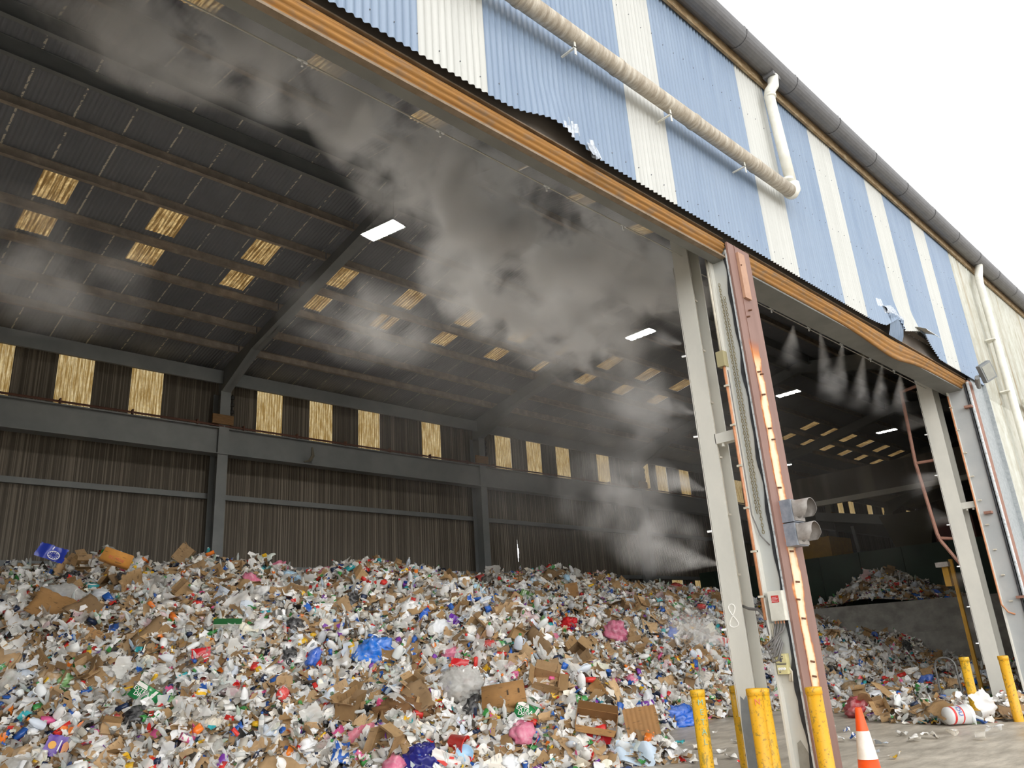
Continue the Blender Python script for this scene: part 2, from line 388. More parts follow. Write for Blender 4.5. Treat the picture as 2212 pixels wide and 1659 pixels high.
# ridge cap and ridge beams
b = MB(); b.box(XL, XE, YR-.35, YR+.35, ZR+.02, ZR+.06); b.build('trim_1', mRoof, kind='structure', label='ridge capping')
names0 = ['first', 'second', 'third', 'fourth', 'fifth', 'sixth']
for i in range(len(FRX)-1):
    x0, x1 = FRX[i]+.02, FRX[i+1]-.02
    for y in (11.22, 12.02, 13.13, 14.3, 15.5, 16.52, 17.65, 18.63, 10.1, 8.3, 7.1, 5.9, 4.8):
        z = roofz(y)-.012; dp = .2 if y not in (11.22, 12.02) else .34
        b = MB(); b.box(x0, x1, y, y+.02, z-dp, z-.01); b.box(x0, x1, y-.075, y+.02, z-dp-.012, z-dp); b.box(x0, x1, y-.02, y+.02, z-.012, z)
        b.build('roof_purlin', mPurlin if y not in (11.22, 12.02) else mSteelDark, kind='structure', label='dusty steel purlin under the roof sheets')
    # eave beam, crane beam, girts of the back wall
    b = MB(); b.box(x0, x1, 19.42, 19.5, 9.0, 9.37); b.build('eave_beam', mSteelDark, kind='structure', label='grey eave beam along the top of the back wall')
    b = MB(); b.box(x0-.02, x1+.02, 19.36, 19.40, 7.03, 7.70); b.box(x0-.02, x1+.02, 19.22, 19.56, 7.0, 7.03); b.box(x0-.02, x1+.02, 19.27, 19.5, 7.70, 7.73); b.build('crane_beam', mSteelDark, kind='structure', label='deep grey crane runway beam along the back wall')
    b = MB()
    for z in (2.0, 4.16, 6.0): b.box(x0, x1, 19.86, 19.97, z-.07, z+.07)
    b.build('wall_girt', mSteelDark, kind='structure', label='horizontal girts of the back wall')
    b = MB(); b.tube([(x0, 19.25, 7.76), (x1, 19.25, 7.76)], .018, 6); b.tube([(x0, 19.3, 7.8), (x1, 19.3, 7.8)], .014, 6)
    for q in np.arange(x0+.5, x1, 1.6): b.box(q, q+.03, 19.22, 19.34, 7.72, 7.85)
    b.build('conductor_rail', M('rust red rail', '6E4A3C', '5E4036', 5, rough=.7), label=f'rust red conductor rail on the crane beam, {names0[i]} bay from the near end', category='rail')
# torn flap on the crane beam of the second bay
b = MB(); b.tube([(10.95, 19.2, 7.06), (11.1, 19.18, 7.1), (11.2, 19.16, 7.25), (11.18, 19.17, 7.5)], [.02, .04, .05, .02], 6)
b.build('hanging_strap', M('faded strap', '6A6558', rough=.7), label='curled strap hanging off the deep grey crane beam', category='strap')

# portal frames ----------------------------------------------------------------
def ibeam_v(b, cx, y0, y1, z0, z1, w=.28, t=.02):
    "column, flanges facing +-y"
    b.box(cx-w/2, cx+w/2, y0, y0+t, z0, z1); b.box(cx-w/2, cx+w/2, y1-t, y1, z0, z1); b.box(cx-.012, cx+.012, y0+t, y1-t, z0, z1)
names = ['first', 'second', 'third', 'fourth', 'fifth', 'sixth', 'seventh']
for i, fx in enumerate(FRX):
    b = MB(); ibeam_v(b, fx, 19.26, 19.72, 0, 8.75)
    c = b.build('steel_column', mSteelDark, label=f'dark grey steel column against the back wall, {names[i]} along', category='column')
    b = MB(); bot = [(19.26, 8.72), (17.65, 9.42), (YR, 9.42+SB*(17.65-YR))]
    top = [(YR, ZR-.22), (19.7, roofz(19.7)-.22), (19.72, 8.7)]
    b.prism([(fx-.012, y, z) for y, z in bot+top], (.024, 0, 0))
    for (ya, za), (yb, zb) in zip(bot[:-1], bot[1:]): b.prism([(fx-.13, ya, za), (fx-.13, yb, zb), (fx-.13, yb, zb+.022), (fx-.13, ya, za+.022)], (.26, 0, 0))
    botf = [(5.12, 8.75), (6.7, 9.45), (YR, 10.70)]
    b.prism([(fx-.012, y, z) for y, z in botf+[(YR, ZR-.22), (4.9, roofz(4.9)-.22), (4.9, 8.7)]], (.024, 0, 0))
    for (ya, za), (yb, zb) in zip(botf[:-1], botf[1:]): b.prism([(fx-.13, ya, za), (fx-.13, yb, zb), (fx-.13, yb, zb+.022), (fx-.13, ya, za+.022)], (.26, 0, 0))
    b.build('roof_rafter_beam', mSteelDark, kind='structure', label='dark portal rafter with haunched knee')
    if i > 0:
        b = MB(); b.box(fx-.35, fx+.22, 19.2, 19.25, 7.8, 8.06)
        b.build('timber_block', mTimber, label=f'pale timber packer on the crane beam at the {names[i]} back column', category='timber block')
        b = MB(); b.lathe([(.03, -.56)]+[(r_, z+dz) for z in (-.4, -.2, 0) for r_, dz in ((.03, -.06), (.055, -.04), (.06, 0), (.055, .04), (.03, .06))]+[(0, .1)], 10, (fx+.2, 19.3, 8.6))
        b.build('insulator', mInsul, label=f'stack of dark round insulators beside the {names[i]} back column', category='insulator')

# front columns: flanges facing +-x, the near flange is the broad pale face
def front_column(x0, x1, y0, y1, label):
    t = empty('steel_column', label, 'column')
    b = MB(); b.box(x0, x0+.02, y0, y1, 0, 9.6); b.build('flange', mSteel, t)
    b = MB(); b.box(x1-.02, x1, y0, y1, 0, 9.6); b.build('flange', mSteel, t)
    b = MB(); b.box(x0+.02, x1-.02, (y0+y1)/2+.02, (y0+y1)/2+.04, 0, 9.6); b.build('web', mSteel, t)
    return t
c1 = front_column(8.5, 8.80, 4.87, 5.10, 'tall grey steel column with a chalked 8, behind the yellow bollards')
c2 = front_column(18.0, 18.42, 4.91, 5.2, 'tall grey steel column at the far end of the second doorway')
front_column(-.8, -.5, 4.87, 5.1, 'tall grey steel column at the near end of the first doorway')
mChalk = M('chalk', 'FBFAF6', rough=.9)
b = MB(); pts = []
cc = on(0, 8.495, 1583, 1330)
for k in range(33):
    th = 2*PI*k/32; pts.append((8.496, cc[1]+.055*math.sin(2*th)*.9*(1.15 if math.cos(th) < 0 else .85), cc[2]+.13*math.cos(th)))
b.tube(pts, .005, 5); b.build('chalk_mark', mChalk, c1, label='chalked figure eight')
b = MB(); b.prism([(8.497, 5.09, .72), (8.497, 5.06, 1.02), (8.497, 5.02, .98), (8.497, 4.98, 1.03), (8.497, 4.95, .75), (8.497, 4.92, .6), (8.497, 4.9, 0), (8.497, 5.09, 0)], (.004, 0, 0))
b.build('paint_patch', M('grey undercoat', '7B8084', '868B8E', 8, rough=.6), c1, label='patch of bare grey undercoat')

# facade --------------------------------------------------------------------------
wf = empty('wall_front', 'front wall clad in blue and off white corrugated strips', kind='structure')
strips = [(XL, .35, 'b'), (.35, 1.16, 'w'), (1.16, 3.40, 'b'), (3.40, 4.22, 'w'), (4.22, 6.48, 'b'), (6.48, 7.29, 'w'), (7.29, 9.59, 'b'), (9.59, 10.42, 'w'),
          (10.42, 12.02, 'b'), (12.02, 12.86, 'w'), (12.86, 14.45, 'b'), (14.45, 15.28, 'w'), (15.28, 16.84, 'b'), (16.84, 17.70, 'w'), (17.70, 19.31, 'b')]
def zbot(x):
    x = np.asarray(x, float); z = np.full(x.shape, 6.58)
    z += .10*np.exp(-((x-5.05)/.35)**2)+.05*np.exp(-((x-5.5)/.12)**2)
    z -= .05*np.exp(-((x-5.72)/.07)**2)
    z += .30*np.clip(1-np.abs(x-15.3)/1.1, 0, 1)**.7*(x > 14.25)
    z += .22*np.clip(1-np.abs(x-14.0)/.45, 0, 1)
    return z
def dent(x, z):
    g = np.exp(-((x-5.2)/.42)**2)*np.clip((7.15-z)/.5, 0, 1); d = -.07*g+.05*np.exp(-((x-5.45)/.12)**2)*np.clip((7.0-z)/.4, 0, 1)
    d += -.16*np.exp(-((x-14.0)/.45)**2)*np.clip((7.3-z)/.6, 0, 1)-.12*np.exp(-((x-15.3)/.6)**2)*np.clip((7.3-z)/.6, 0, 1)
    return d
for a, b2, k in strips:
    V, F = corrugated(a, b2, [(YF, z) for z in (6.58, 6.68, 6.8, 6.95, 7.1, 7.3, 7.6, 8.2, 9.0, 10.02)], (1, 0), amp=.0125, bottom=zbot, disp=dent)
    mi = None
    ctr = V[F].mean(1)
    if a == 4.22:
        h = np.sin(ctr[:, 0]*71)*.5+np.sin(ctr[:, 2]*43+ctr[:, 0]*17)*.5
        mi = ((np.abs(ctr[:, 0]-5.35-(6.9-ctr[:, 2])*.35) < .22*(7.05-ctr[:, 2])/.4) & (ctr[:, 2] < 6.84) & (h > -.1)) | ((np.abs(ctr[:, 0]-5.72) < .09) & (ctr[:, 2] < 6.72))
    if a == 12.86: mi = (np.abs(ctr[:, 0]-13.8) < .35) & (ctr[:, 2] < 7.05) & (ctr[:, 2] > 6.9)
    o = link('cladding_strip', arr_mesh('cladding_strip', V, F, [mBlue if k == 'b' else mWhite, mScuff], smooth=True, mi=mi), wf, label='blue corrugated strip' if k == 'b' else 'off white corrugated strip')
# screws along two girt lines, torn flaps
b = MB()
for zz in (6.75, 8.0, 9.1):
    for q in np.arange(XL, 19.2, PITCH*3):
        xq = round(q/PITCH)*PITCH-.02; zq = zz+.04*random.uniform(-1, 1); b.box(xq-.0045, xq+.0045, YF-.022, YF-.01, zq-.0045, zq+.0045)
b.build('roofing_screw', M('dark screw heads', '7C8087', rough=.5), wf)
def flap(x0, x1, z0, pts, mat, lab):
    "a torn piece of corrugated sheet bending along pts (y, z)"
    V, F = corrugated(x0, x1, pts, (.8, .5), amp=.012); V[:, 1] += rng.normal(0, .004, len(V)); V[:, 0] += (V[:, 2]-z0)*-.25
    link('torn_flap', arr_mesh('torn_flap', V, F, mat, smooth=True), wf, label=lab)
flap(13.62, 14.35, 6.95, [(4.15, 6.98), (4.10, 6.93), (4.08, 6.88), (4.11, 6.83)], mScuff, 'bare edge of the torn blue flap')
flap(13.65, 14.28, 6.82, [(4.06, 6.82), (4.1, 6.7), (4.16, 6.55), (4.2, 6.47)], mBlue, 'torn blue flap hanging down')
flap(15.1, 15.7, 6.85, [(4.15, 6.94), (4.06, 6.90), (3.96, 6.84), (3.92, 6.78)], mWhite, 'white flap bent outwards')
flap(5.62, 5.78, 6.6, [(4.17, 6.68), (4.15, 6.6), (4.14, 6.53)], mScuff, 'bent bright metal edge')
# fibre cement wall on the right, galvanised panel below the cladding end
V, F = corrugated(19.31, 40, [(YF+.03, 0), (YF+.03, 6.3), (YF+.03, 6.32), (YF, 6.34), (YF, 10.02)], (1, 0), amp=.02, pitch=.177)
link('wall_right', arr_mesh('wall_right', V, F, mFibro, smooth=True), kind='structure', label='weathered grey fibre cement wall with brown stains')
b = MB(); b.box(18.47, 19.33, 4.25, 4.3, 0, 6.62); b.box(19.30, 19.33, 4.17, 4.3, 0, 6.62)
b.build('flashing_panel', mGalv, label='flat galvanised sheet panel beside the second doorway', category='panel')
V, F = corrugated(YF, YB, [(XL, 0), (XL, 11.3)], (1, 0)); V = V[:, [1, 0, 2]]
link('wall_end', arr_mesh('wall_end', V, F, mWallIn, smooth=True), kind='structure', label='near end wall of the shed')
V, F = corrugated(YF, YB, [(XE, 0), (XE, 11.3)], (1, 0)); V = V[:, [1, 0, 2]]
link('wall_far', arr_mesh('wall_far', V, F, mWallIn, smooth=True), kind='structure', label='far end wall of the shed')
b = MB(); b.box(40, XE, YF, YF+.05, 0, 10.02); b.build('wall_side', mFibro, kind='structure', label='front wall farther along')

# fascia, gutter, downpipes ---------------------------------------------------------
b = MB(); b.box(XL, 40, YF-.07, YF-.03, 9.93, 10.12); b.build('fascia_board', mFascia, label='mossy brown fascia board under the gutter', category='fascia')
gt = empty('roof_gutter', 'long round grey gutter along the roof edge with joint bands', 'gutter')
gy, gz, gr = 3.98, 10.2, .17
b = MB(); pr = [(gy+gr*math.cos(t), gz+gr*math.sin(t)) for t in np.linspace(-PI-.35, .35, 15)]
pr2 = [(gy+(gr-.012)*math.cos(t), gz+(gr-.012)*math.sin(t)) for t in np.linspace(.35, -PI-.35, 15)]
b.prism([(XL, y, z) for y, z in pr+pr2], (49.5, 0, 0)); g = b.build('trough', mGutter, gt, smooth=False)
for q in np.arange(1.3, 40, 1.62):
    b = MB(); b.tube([(q-.025, gy, gz), (q+.025, gy, gz)], gr+.008, 24, cap=False)
    b.build('joint_band', mGutter, gt)
b = MB(); b.box(10.28, 10.52, 3.9, 4.08, 9.98, 10.06); b.build('outlet_box', mGutter, gt)
pd = empty('drain_pipe', 'thick dirty off white drain pipe sloping along the blue and white cladding', 'pipe')
a0, a1 = on(1, 4.0, 1129, 0), on(1, 4.0, 1706, 412)
d = (a1-a0)/np.linalg.norm(a1-a0); a0 = a0-d*9
b = MB(); b.tube([a0+(a1-a0)*t for t in np.linspace(0, 1, 12)], .098, 18); b.build('pipe_run', mDrain, pd, smooth=True)
for q in np.arange(1.2, np.linalg.norm(a1-a0), 1.55):
    p = a0+d*q; b = MB(); b.tube([p-d*.03, p+d*.03], .105, 18); b.build('pipe_collar', mDrain, pd, smooth=True)
for q in np.arange(1.0, np.linalg.norm(a1-a0), 1.75):
    p = a0+d*q; b = MB(); b.box(p[0]-.012, p[0]+.012, p[1]-.02, 4.175, p[2]-.17, p[2]-.155); b.box(p[0]-.012, p[0]+.012, p[1]-.02, p[1]-.01, p[2]-.26, p[2]-.09)
    b.build('pipe_bracket', mPVC, pd)
e = a1+d*.06; t0 = on(1, 4.02, 1666, 185); jn = np.array([e[0]+.06, 4.0, e[2]+.06])
b = MB(); b.tube([a1, e, jn, jn+np.array([-.01, 0, .1])], .112, 18); b.build('elbow', mPVC, pd, smooth=True)
dp = empty('downpipe', 'white downpipe dropping from the gutter into the sloping drain pipe', 'downpipe')
b = MB(); b.tube([jn+np.array([0, 0, .05]), (10.26, 4.03, 9.62)], .08, 16); b.build('pipe_run', mPVC, dp, smooth=True)
b = MB(); b.tube([(10.26, 4.03, 9.6), (10.3, 4.02, 9.72), (10.38, 3.98, 9.84), (10.40, 3.97, 10.02)], .085, 16); b.build('offset_bend', mPVC, dp, smooth=True)
for z in (8.05, 9.58):
    b = MB(); b.tube([(10.27, 4.02, z), (10.27, 4.02, z+.05)], .09, 16); b.build('socket', mPVC, dp, smooth=True)
dp2 = empty('downpipe', 'tall white downpipe on the grey fibre cement wall past the floodlight', 'downpipe')
b = MB(); b.tube([(20.45, 3.98, 0), (20.6, 3.98, 9.5)], .085, 16); b.build('pipe_run', mPVC, dp2, smooth=True)
b = MB(); b.tube([(20.6, 3.98, 9.45), (20.7, 3.99, 9.62), (20.95, 4., 9.85), (21.02, 3.98, 10.04)], .09, 16); b.build('offset_bend', mPVC, dp2, smooth=True)
for z in (6.6, 7.9, 3.5):
    b = MB(); b.box(20.38, 20.66, 3.96, 4.16, z, z+.03); b.build('pipe_clip', mPVC, dp2)
b = MB(); b.tube([(21.9, 4.0, 6.6), (30, 4.0, 6.35)], .09, 14); b.build('drain_pipe', mPVC, label='white pipe end poking out past the tall downpipe', category='pipe', smooth=True)

# floodlight on the cladding corner ---------------------------------------------
fl = empty('floodlight', 'grey floodlight on a bracket at the end of the blue cladding', 'floodlight')
q = on(1, 3.75, 2131, 803)
b = MB(); b.tube([(18.62, 4.18, q[2]+.02), (q[0]-.02, 3.95, q[2]-.08), (q[0]+.02, 3.85, q[2]-.02)], .035, 8); b.build('bracket', mGalv, fl)
b = MB(); b.tube([(18.6, 4.15, q[2]-.06), (q[0]-.12, 3.92, q[2]-.1)], .045, 8); b.build('sensor', mSteelDark, fl)
ax = Matrix.Translation(Vector(q)) @ Euler((math.radians(14), 0, math.radians(-30))).to_matrix().to_4x4() @ Matrix.Rotation(math.radians(-28), 4, 'Y')
def tx(b, m): b.v = [tuple(m @ Vector(p)) for p in b.v]; return b
b = MB(); b.box(-.15, .15, -.05, .05, -.19, .19); tx(b, ax).build('lamp_housing', mSteelDark, fl)
b = MB(); b.box(-.115, .115, -.06, -.049, -.152, .152); tx(b, ax).build('lens', M('frosted lamp glass', '8E8E86', '999990', 6, rough=.3), fl)

# doorway headers ------------------------------------------------------------------
def header(x0, x1, depth, lab):
    b = MB(); b.box(x0, x1, 4.36, 4.36+depth, 6.29, 6.9); b.build('door_header_beam', mHeader, kind='structure', label=lab)
header(XL, 8.5, .12, 'grey steel header over the first doorway'); header(8.95, 18.2, .37, 'grey steel header over the second doorway')
def roller(x0, x1, lab, sag=False):
    xs = np.linspace(x0, x1, 120 if sag else 20); prof = []
    for k in range(34):       # five rounded slats
        t = k/33; s = t*5.0; z = 6.56-.24*t; bulge = abs(math.sin(PI*s))**.6
        prof.append((4.345-.055*math.sin(PI*min(1, t*1.3))-.02*bulge, z))
    prof += [(4.37, 6.315), (4.37, 6.56)]
    V = np.zeros((len(prof), len(xs), 3)); P = np.array(prof)
    V[:, :, 0] = xs; V[:, :, 1] = P[:, :1]; V[:, :, 2] = P[:, 1:]
    if sag:
        g = np.exp(-((xs-14.0)/1.1)**2); V[:, :, 2] -= .16*g*np.linspace(.4, 1.2, len(prof))[:, None]; V[:, :, 1] -= .05*g
    idx = np.arange(V.shape[0]*V.shape[1]).reshape(V.shape[:2])
    F = np.stack([idx[:-1, :-1], idx[:-1, 1:], idx[1:, 1:], idx[1:, :-1]], -1).reshape(-1, 4)
    t = empty('roller_shutter', lab, 'roller shutter')
    link('slat_curtain', arr_mesh('slat_curtain', V.reshape(-1, 3), F, mRoller, smooth=True), t)
    b = MB(); b.box(x0, x1, 4.29, 4.372, 6.292, 6.318)
    if not sag: b.build('bottom_rail', M('rusty bottom rail', '8A7A68', '76654F', 8, rough=.7), t)
    b = MB(); b.box(x0, x1, 4.285, 4.33, 6.562, 6.578); b.build('top_angle', M('rusty top angle', '857461', '6F5F4C', 6, rough=.7), t)
roller(XL, 8.44, 'rust orange ribbed shutter edge over the first doorway')
roller(9.0, 18.3, 'rust orange ribbed shutter edge sagging over the second doorway', True)
b = MB(); b.box(XL, 18.9, 4.325, 4.345, 6.58, 6.9); b.box(XL, 18.9, 4.23, 4.9, 6.9, 6.92); b.build('soffit_trim', M('dusty brown soffit', '5F5852', '6B645D', 2, rough=.8), kind='structure', label='dark soffit between cladding and header')

# door posts ----------------------------------------------------------------------
def slab(b, *a): return b.box(*a)
dpost = empty('door_post', 'grey door post with a bare rusty streaked guide plate between the two doorways', 'door post')
b = MB(); b.box(8.47, 8.49, 4.29, 4.50, 0, 6.45); b.build('web', M('grey post paint', 'B2B6B5', 'BFBCB2', 1.2, (1, 1, .8), rough=.5), dpost)
b = MB(); b.box(8.39, 8.62, 4.50, 4.525, 0, 6.9); b.build('rear_flange', mSteel, dpost)
b = MB()
zz = np.linspace(0, 6.35, 60); l = [(8.455, 4.335+.02*math.sin(z*9)*math.sin(z*2.3)+(.03 if 1.0 < z < 1.35 else 0), z) for z in zz]
r = [(8.455, 4.285, z) for z in zz]
b.prism(l+r[::-1], (.02, 0, 0)); b.build('rubber_seal', mDark, dpost, label='torn black rubber seal')
b = MB(); b.box(8.435, 8.46, 4.262, 4.288, 0, 6.4); b.build('edge_trim', M('chipped white edge', 'C9CED1', '8E9498', 20, lo=.5, hi=.7, rough=.5), dpost, label='chipped white edge strip')
b = MB(); b.box(8.43, 8.99, 4.235, 4.262, 0, 6.50); b.box(8.60, 8.606, 4.228, 4.236, 0, 6.5); b.build('guide_plate', mRust, dpost, label='red oxide guide plate with a bright bare streak')
mBolt = M('rusty bolt', '6E4C38', rough=.7)
for px, py in ((1596, 573), (1618, 670), (1614, 684), (1637, 803), (1643, 808), (1647, 852), (1660, 925), (1668, 949), (1681, 1053), (1707, 1190), (1720, 1256), (1721, 1294), (1733, 1335), (1752, 1428), (1756, 1460)):
    q = on(1, 4.23, px, py); b = MB(); b.tube([(q[0], 4.245, q[2]), (q[0], 4.19, q[2]-.01)], .012, 6); b.build('bolt', mBolt, dpost)
b = MB(); b.box(8.62, 8.78, 4.20, 4.236, 5.75, 6.4); b.build('guide_shoe', M('worn guide shoe', 'A78069', 'B58E74', 6, rough=.5), dpost)
b = MB(); b.prism([(8.465, 4.47, .1), (8.465, 4.44, .55), (8.465, 4.4, .58), (8.465, 4.33, .45), (8.465, 4.36, .15), (8.465, 4.42, .02)], (.006, 0, 0)); b.build('paint_patch', M('peeled primer', '7F7D75', '8D8B83', 10, rough=.6), dpost, label='peeled primer patch')
mCool = M('cool grey paint', 'A3A7A9', 'AEB0B0', 2, rough=.5)
rpost = empty('door_post', 'grey door post at the far end of the second doorway with orange conduit', 'door post')
b = MB(); b.box(18.06, 18.09, 4.3, 4.62, 0, 6.5); b.build('web', mCool, rpost)
b = MB(); b.box(17.97, 18.2, 4.62, 4.645, 0, 6.9); b.build('rear_flange', mSteel, rpost)
b = MB(); b.box(18.02, 18.05, 4.27, 4.30, 0, 6.4); b.build('rubber_seal', mDark, rpost)
b = MB(); b.tube([(18.12, 4.24, 0), (18.12, 4.24, 6.45)], .03, 8); b.build('guide_rail', MATS['chipped white edge'], rpost)
b = MB(); b.box(18.17, 18.46, 4.235, 4.262, 0, 6.5); b.build('guide_plate', mRustBar, rpost)
for px, py in ((2137, 1108), (2207, 1290), (2094, 880)):
    q = on(0, 18.05, px, py); b = MB(); b.box(17.93, 18.07, q[1]-.07, q[1]+.07, q[2]-.02, q[2]+.03); b.build('rusty_bracket', mRustBar, rpost)
# cleats between column and post
for (xa, lab, px, py) in ((8.56, 'grey bolted cleat joining the chalked column to the door post', 1562, 948), (18.1, 'grey bolted cleat joining the far column to its door post', 2092, 1092)):
    q = on(0, xa, px, py); t = empty('steel_cleat', lab, 'bracket'); y0, y1 = (4.52, 4.88) if xa < 10 else (4.64, 4.92)
    b = MB(); b.box(xa-.06, xa+.06, y0, y1, q[2]-.06, q[2]+.07); b.build('plate', mSteel, t)
    for y in (y0+.08, y1-.08):
        b = MB(); b.tube([(xa-.02, y, q[2]-.1), (xa-.02, y, q[2]-.06)], .022, 6); b.build('bolt', mSteel, t)
# conduits
def run(name, pts, r, mat, lab, cat='conduit', clips=0, clipmat=None):
    t = empty(name, lab, cat); b = MB(); b.tube(pts, r, 8); b.build('tube', mat, t, smooth=True)
    p = [np.array(q, float) for q in pts]
    for k in range(clips):
        a, c = p[0], p[-1]; q = a+(c-a)*(k+.5)/clips; b = MB(); b.box(q[0]-.03, q[0]+.03, q[1]-.03, q[1]+.03, q[2]-.012, q[2]+.012); b.build('saddle_clip', clipmat or mConduitW, t)
    return t
run('conduit', [(8.57, 4.905, 6.3), (8.575, 4.905, 2.08), (8.58, 4.9, 2.0)], .016, mConduitW, 'off white conduit in the recess of the chalked column', clips=6)
run('conduit', [(8.38, 4.54, 6.4), (8.38, 4.54, 5.05)], .016, mConduitW, 'off white conduit above the junction box on the door post')
run('conduit', [(8.38, 4.53, 4.85), (8.38, 4.53, 1.82)], .017, mConduitO, 'orange conduit down the edge of the chained door post', clips=6)
run('cable', [(8.40, 4.5, 4.8), (8.40, 4.495, 3.0), (8.42, 4.44, 2.75), (8.45, 4.36, 2.63)], .008, mCable, 'thin dark cable looping across the grey door post', 'cable')
run('conduit', [(17.955, 4.63, 6.2), (17.955, 4.63, 1.9), (17.97, 4.55, 1.75), (18.04, 4.46, 1.7)], .017, mConduitO, 'orange conduit down the edge of the far door post', clips=9)
jb = empty('junction_box', 'small square yellowish junction box on the door post conduit', 'junction box')
b = MB(); b.box(8.33, 8.43, 4.49, 4.59, 4.85, 5.05); b.build('box_body', M('aged cream box', 'A39A76', rough=.6), jb)
# hoist chain, two strands
hc = empty('hoist_chain', 'long galvanised hoist chain hanging beside the grey door post', 'chain')
def link_mesh():
    b = MB(); b.tube([(0, .012*math.cos(t), .024*math.sin(t)) for t in np.linspace(0, 2*PI, 9)[:-1]], .0045, 4, closed=True); return b
for s, (yy, z0, z1) in enumerate(((4.435, 5.95, 3.0), (4.395, 5.75, 2.75))):
    b = MB(); z = z0; k = 0
    while z > z1:
        lm = link_mesh(); c, s2 = math.cos(k*PI/2+.4), math.sin(k*PI/2+.4)
        lm.v = [(x*c-y*s2+8.42, x*s2+y*c+yy+.01*math.sin(z), zz+z) for x, y, zz in lm.v]; b.add(lm.v, lm.f); z -= .038; k += 1
    b.build('chain_strand', mChain, hc)
# control boxes
wb = empty('control_box', 'white electrical box with a red label on the door post', 'electrical box')
A, B2 = on(0, 8.36, 1655, 1278), on(0, 8.36, 1697, 1330)
y1, y0, z1, z0 = A[1]-.01, B2[1]+.0, 2.12, 1.80
b = MB(); b.box(8.355, 8.46, y0, y1, z0, z1); b.build('enclosure', mCream, wb)
b = MB(); b.box(8.348, 8.356, y0+.004, y1-.004, z0+.008, z1-.008); b.build('lid', mCream, wb)
b = MB(); b.box(8.344, 8.349, y0+.04, y1-.045, z1-.125, z1-.05); rl = b.build('warning_label', mRedLabel, wb, label='red warning label')
b = MB()
for k, ww in enumerate((.5, .9, .7, .95)): yc = (y0+y1)/2+.005; b.box(8.3425, 8.3445, yc-.045*ww, yc+.045*ww, z1-.068-.014*k-.003, z1-.068-.014*k)
b.build('label_print', mWhitePlain, wb)
for k in range(4):
    yq = y0+.05+.035*k; b = MB(); b.tube([(8.40, yq, z0), (8.40, yq, z0-.035)], .009, 8); b.build('cable_gland', mConduitO, wb)
    q = .045*k
    run('cable', [(8.40, yq, z0-.03), (8.38, yq+.015, z0-.10), (8.36, 4.50-.01*k, z0-.21-q), (8.355, 4.555-.015*k, z0-.25-q), (8.355, 4.55-.015*k, z0-.29-q), (8.36, 4.47-.01*k, z0-.27-q), (8.39, 4.40-.01*k, z0-.16-q*.5)], .012, mCable, f'grey looped cable under the white box, {names[k]} gland from the doorway', 'cable')
for k in range(2):
    run('cable', [(8.42, 4.49-.02*k, 1.78), (8.42, 4.48-.02*k, 1.55), (8.43, 4.43-.02*k, 1.38), (8.44, 4.37-.02*k, 1.27), (8.43, 4.385-.03*k, 1.17)], .011, mConduitW, f'{"outer" if k else "inner"} pale cable curving into the yellow push button box', 'cable')
run('conduit', [(8.58, 4.9, 2.0), (8.5, 4.78, 1.96), (8.42, 4.62, 1.94), (8.40, 4.54, 1.86), (8.41, 4.5, 1.5)], .017, mCable, 'grey flexible conduit bridging column and door post', 'conduit')
yb = empty('push_button_box', 'pale yellow push button box with three white buttons on the door post', 'control box')
A, B2 = on(0, 8.38, 1674, 1413), on(0, 8.38, 1703, 1456)
y1, y0, z1, z0 = A[1], B2[1], A[2], B2[2]-.0
b = MB(); b.box(8.375, 8.46, y0, y1, z0, z1); b.build('enclosure', mYellowBox, yb)
for k in range(3):
    yq = y1-.03-(y1-y0-.06)*k/2; b = MB(); b.tube([(8.376, yq, z0+.055), (8.360, yq, z0+.055)], .014, 12); b.build('push_button', mWhitePlain, yb)
mInk = M('grey print', '4A4A55', rough=.6)
b = MB(); ym = (y0+y1)/2; b.box(8.372, 8.376, ym-.012, ym+.012, z1-.085, z1-.05); b.box(8.372, 8.376, ym-.028, ym+.02, z1-.055, z1-.047); b.box(8.372, 8.376, ym-.007, ym+.007, z1-.045, z1-.032)
b.box(8.372, 8.376, ym-.06, ym+.06, z1-.10, z1-.094); b.box(8.372, 8.376, ym-.055, ym+.055, z1-.112, z1-.106); b.box(8.372, 8.376, y1-.04, y1-.02, z0+.018, z0+.026); b.box(8.372, 8.376, y0+.03, y0+.045, z1-.02, z1-.035); b.build('printed_figure', mInk, yb)

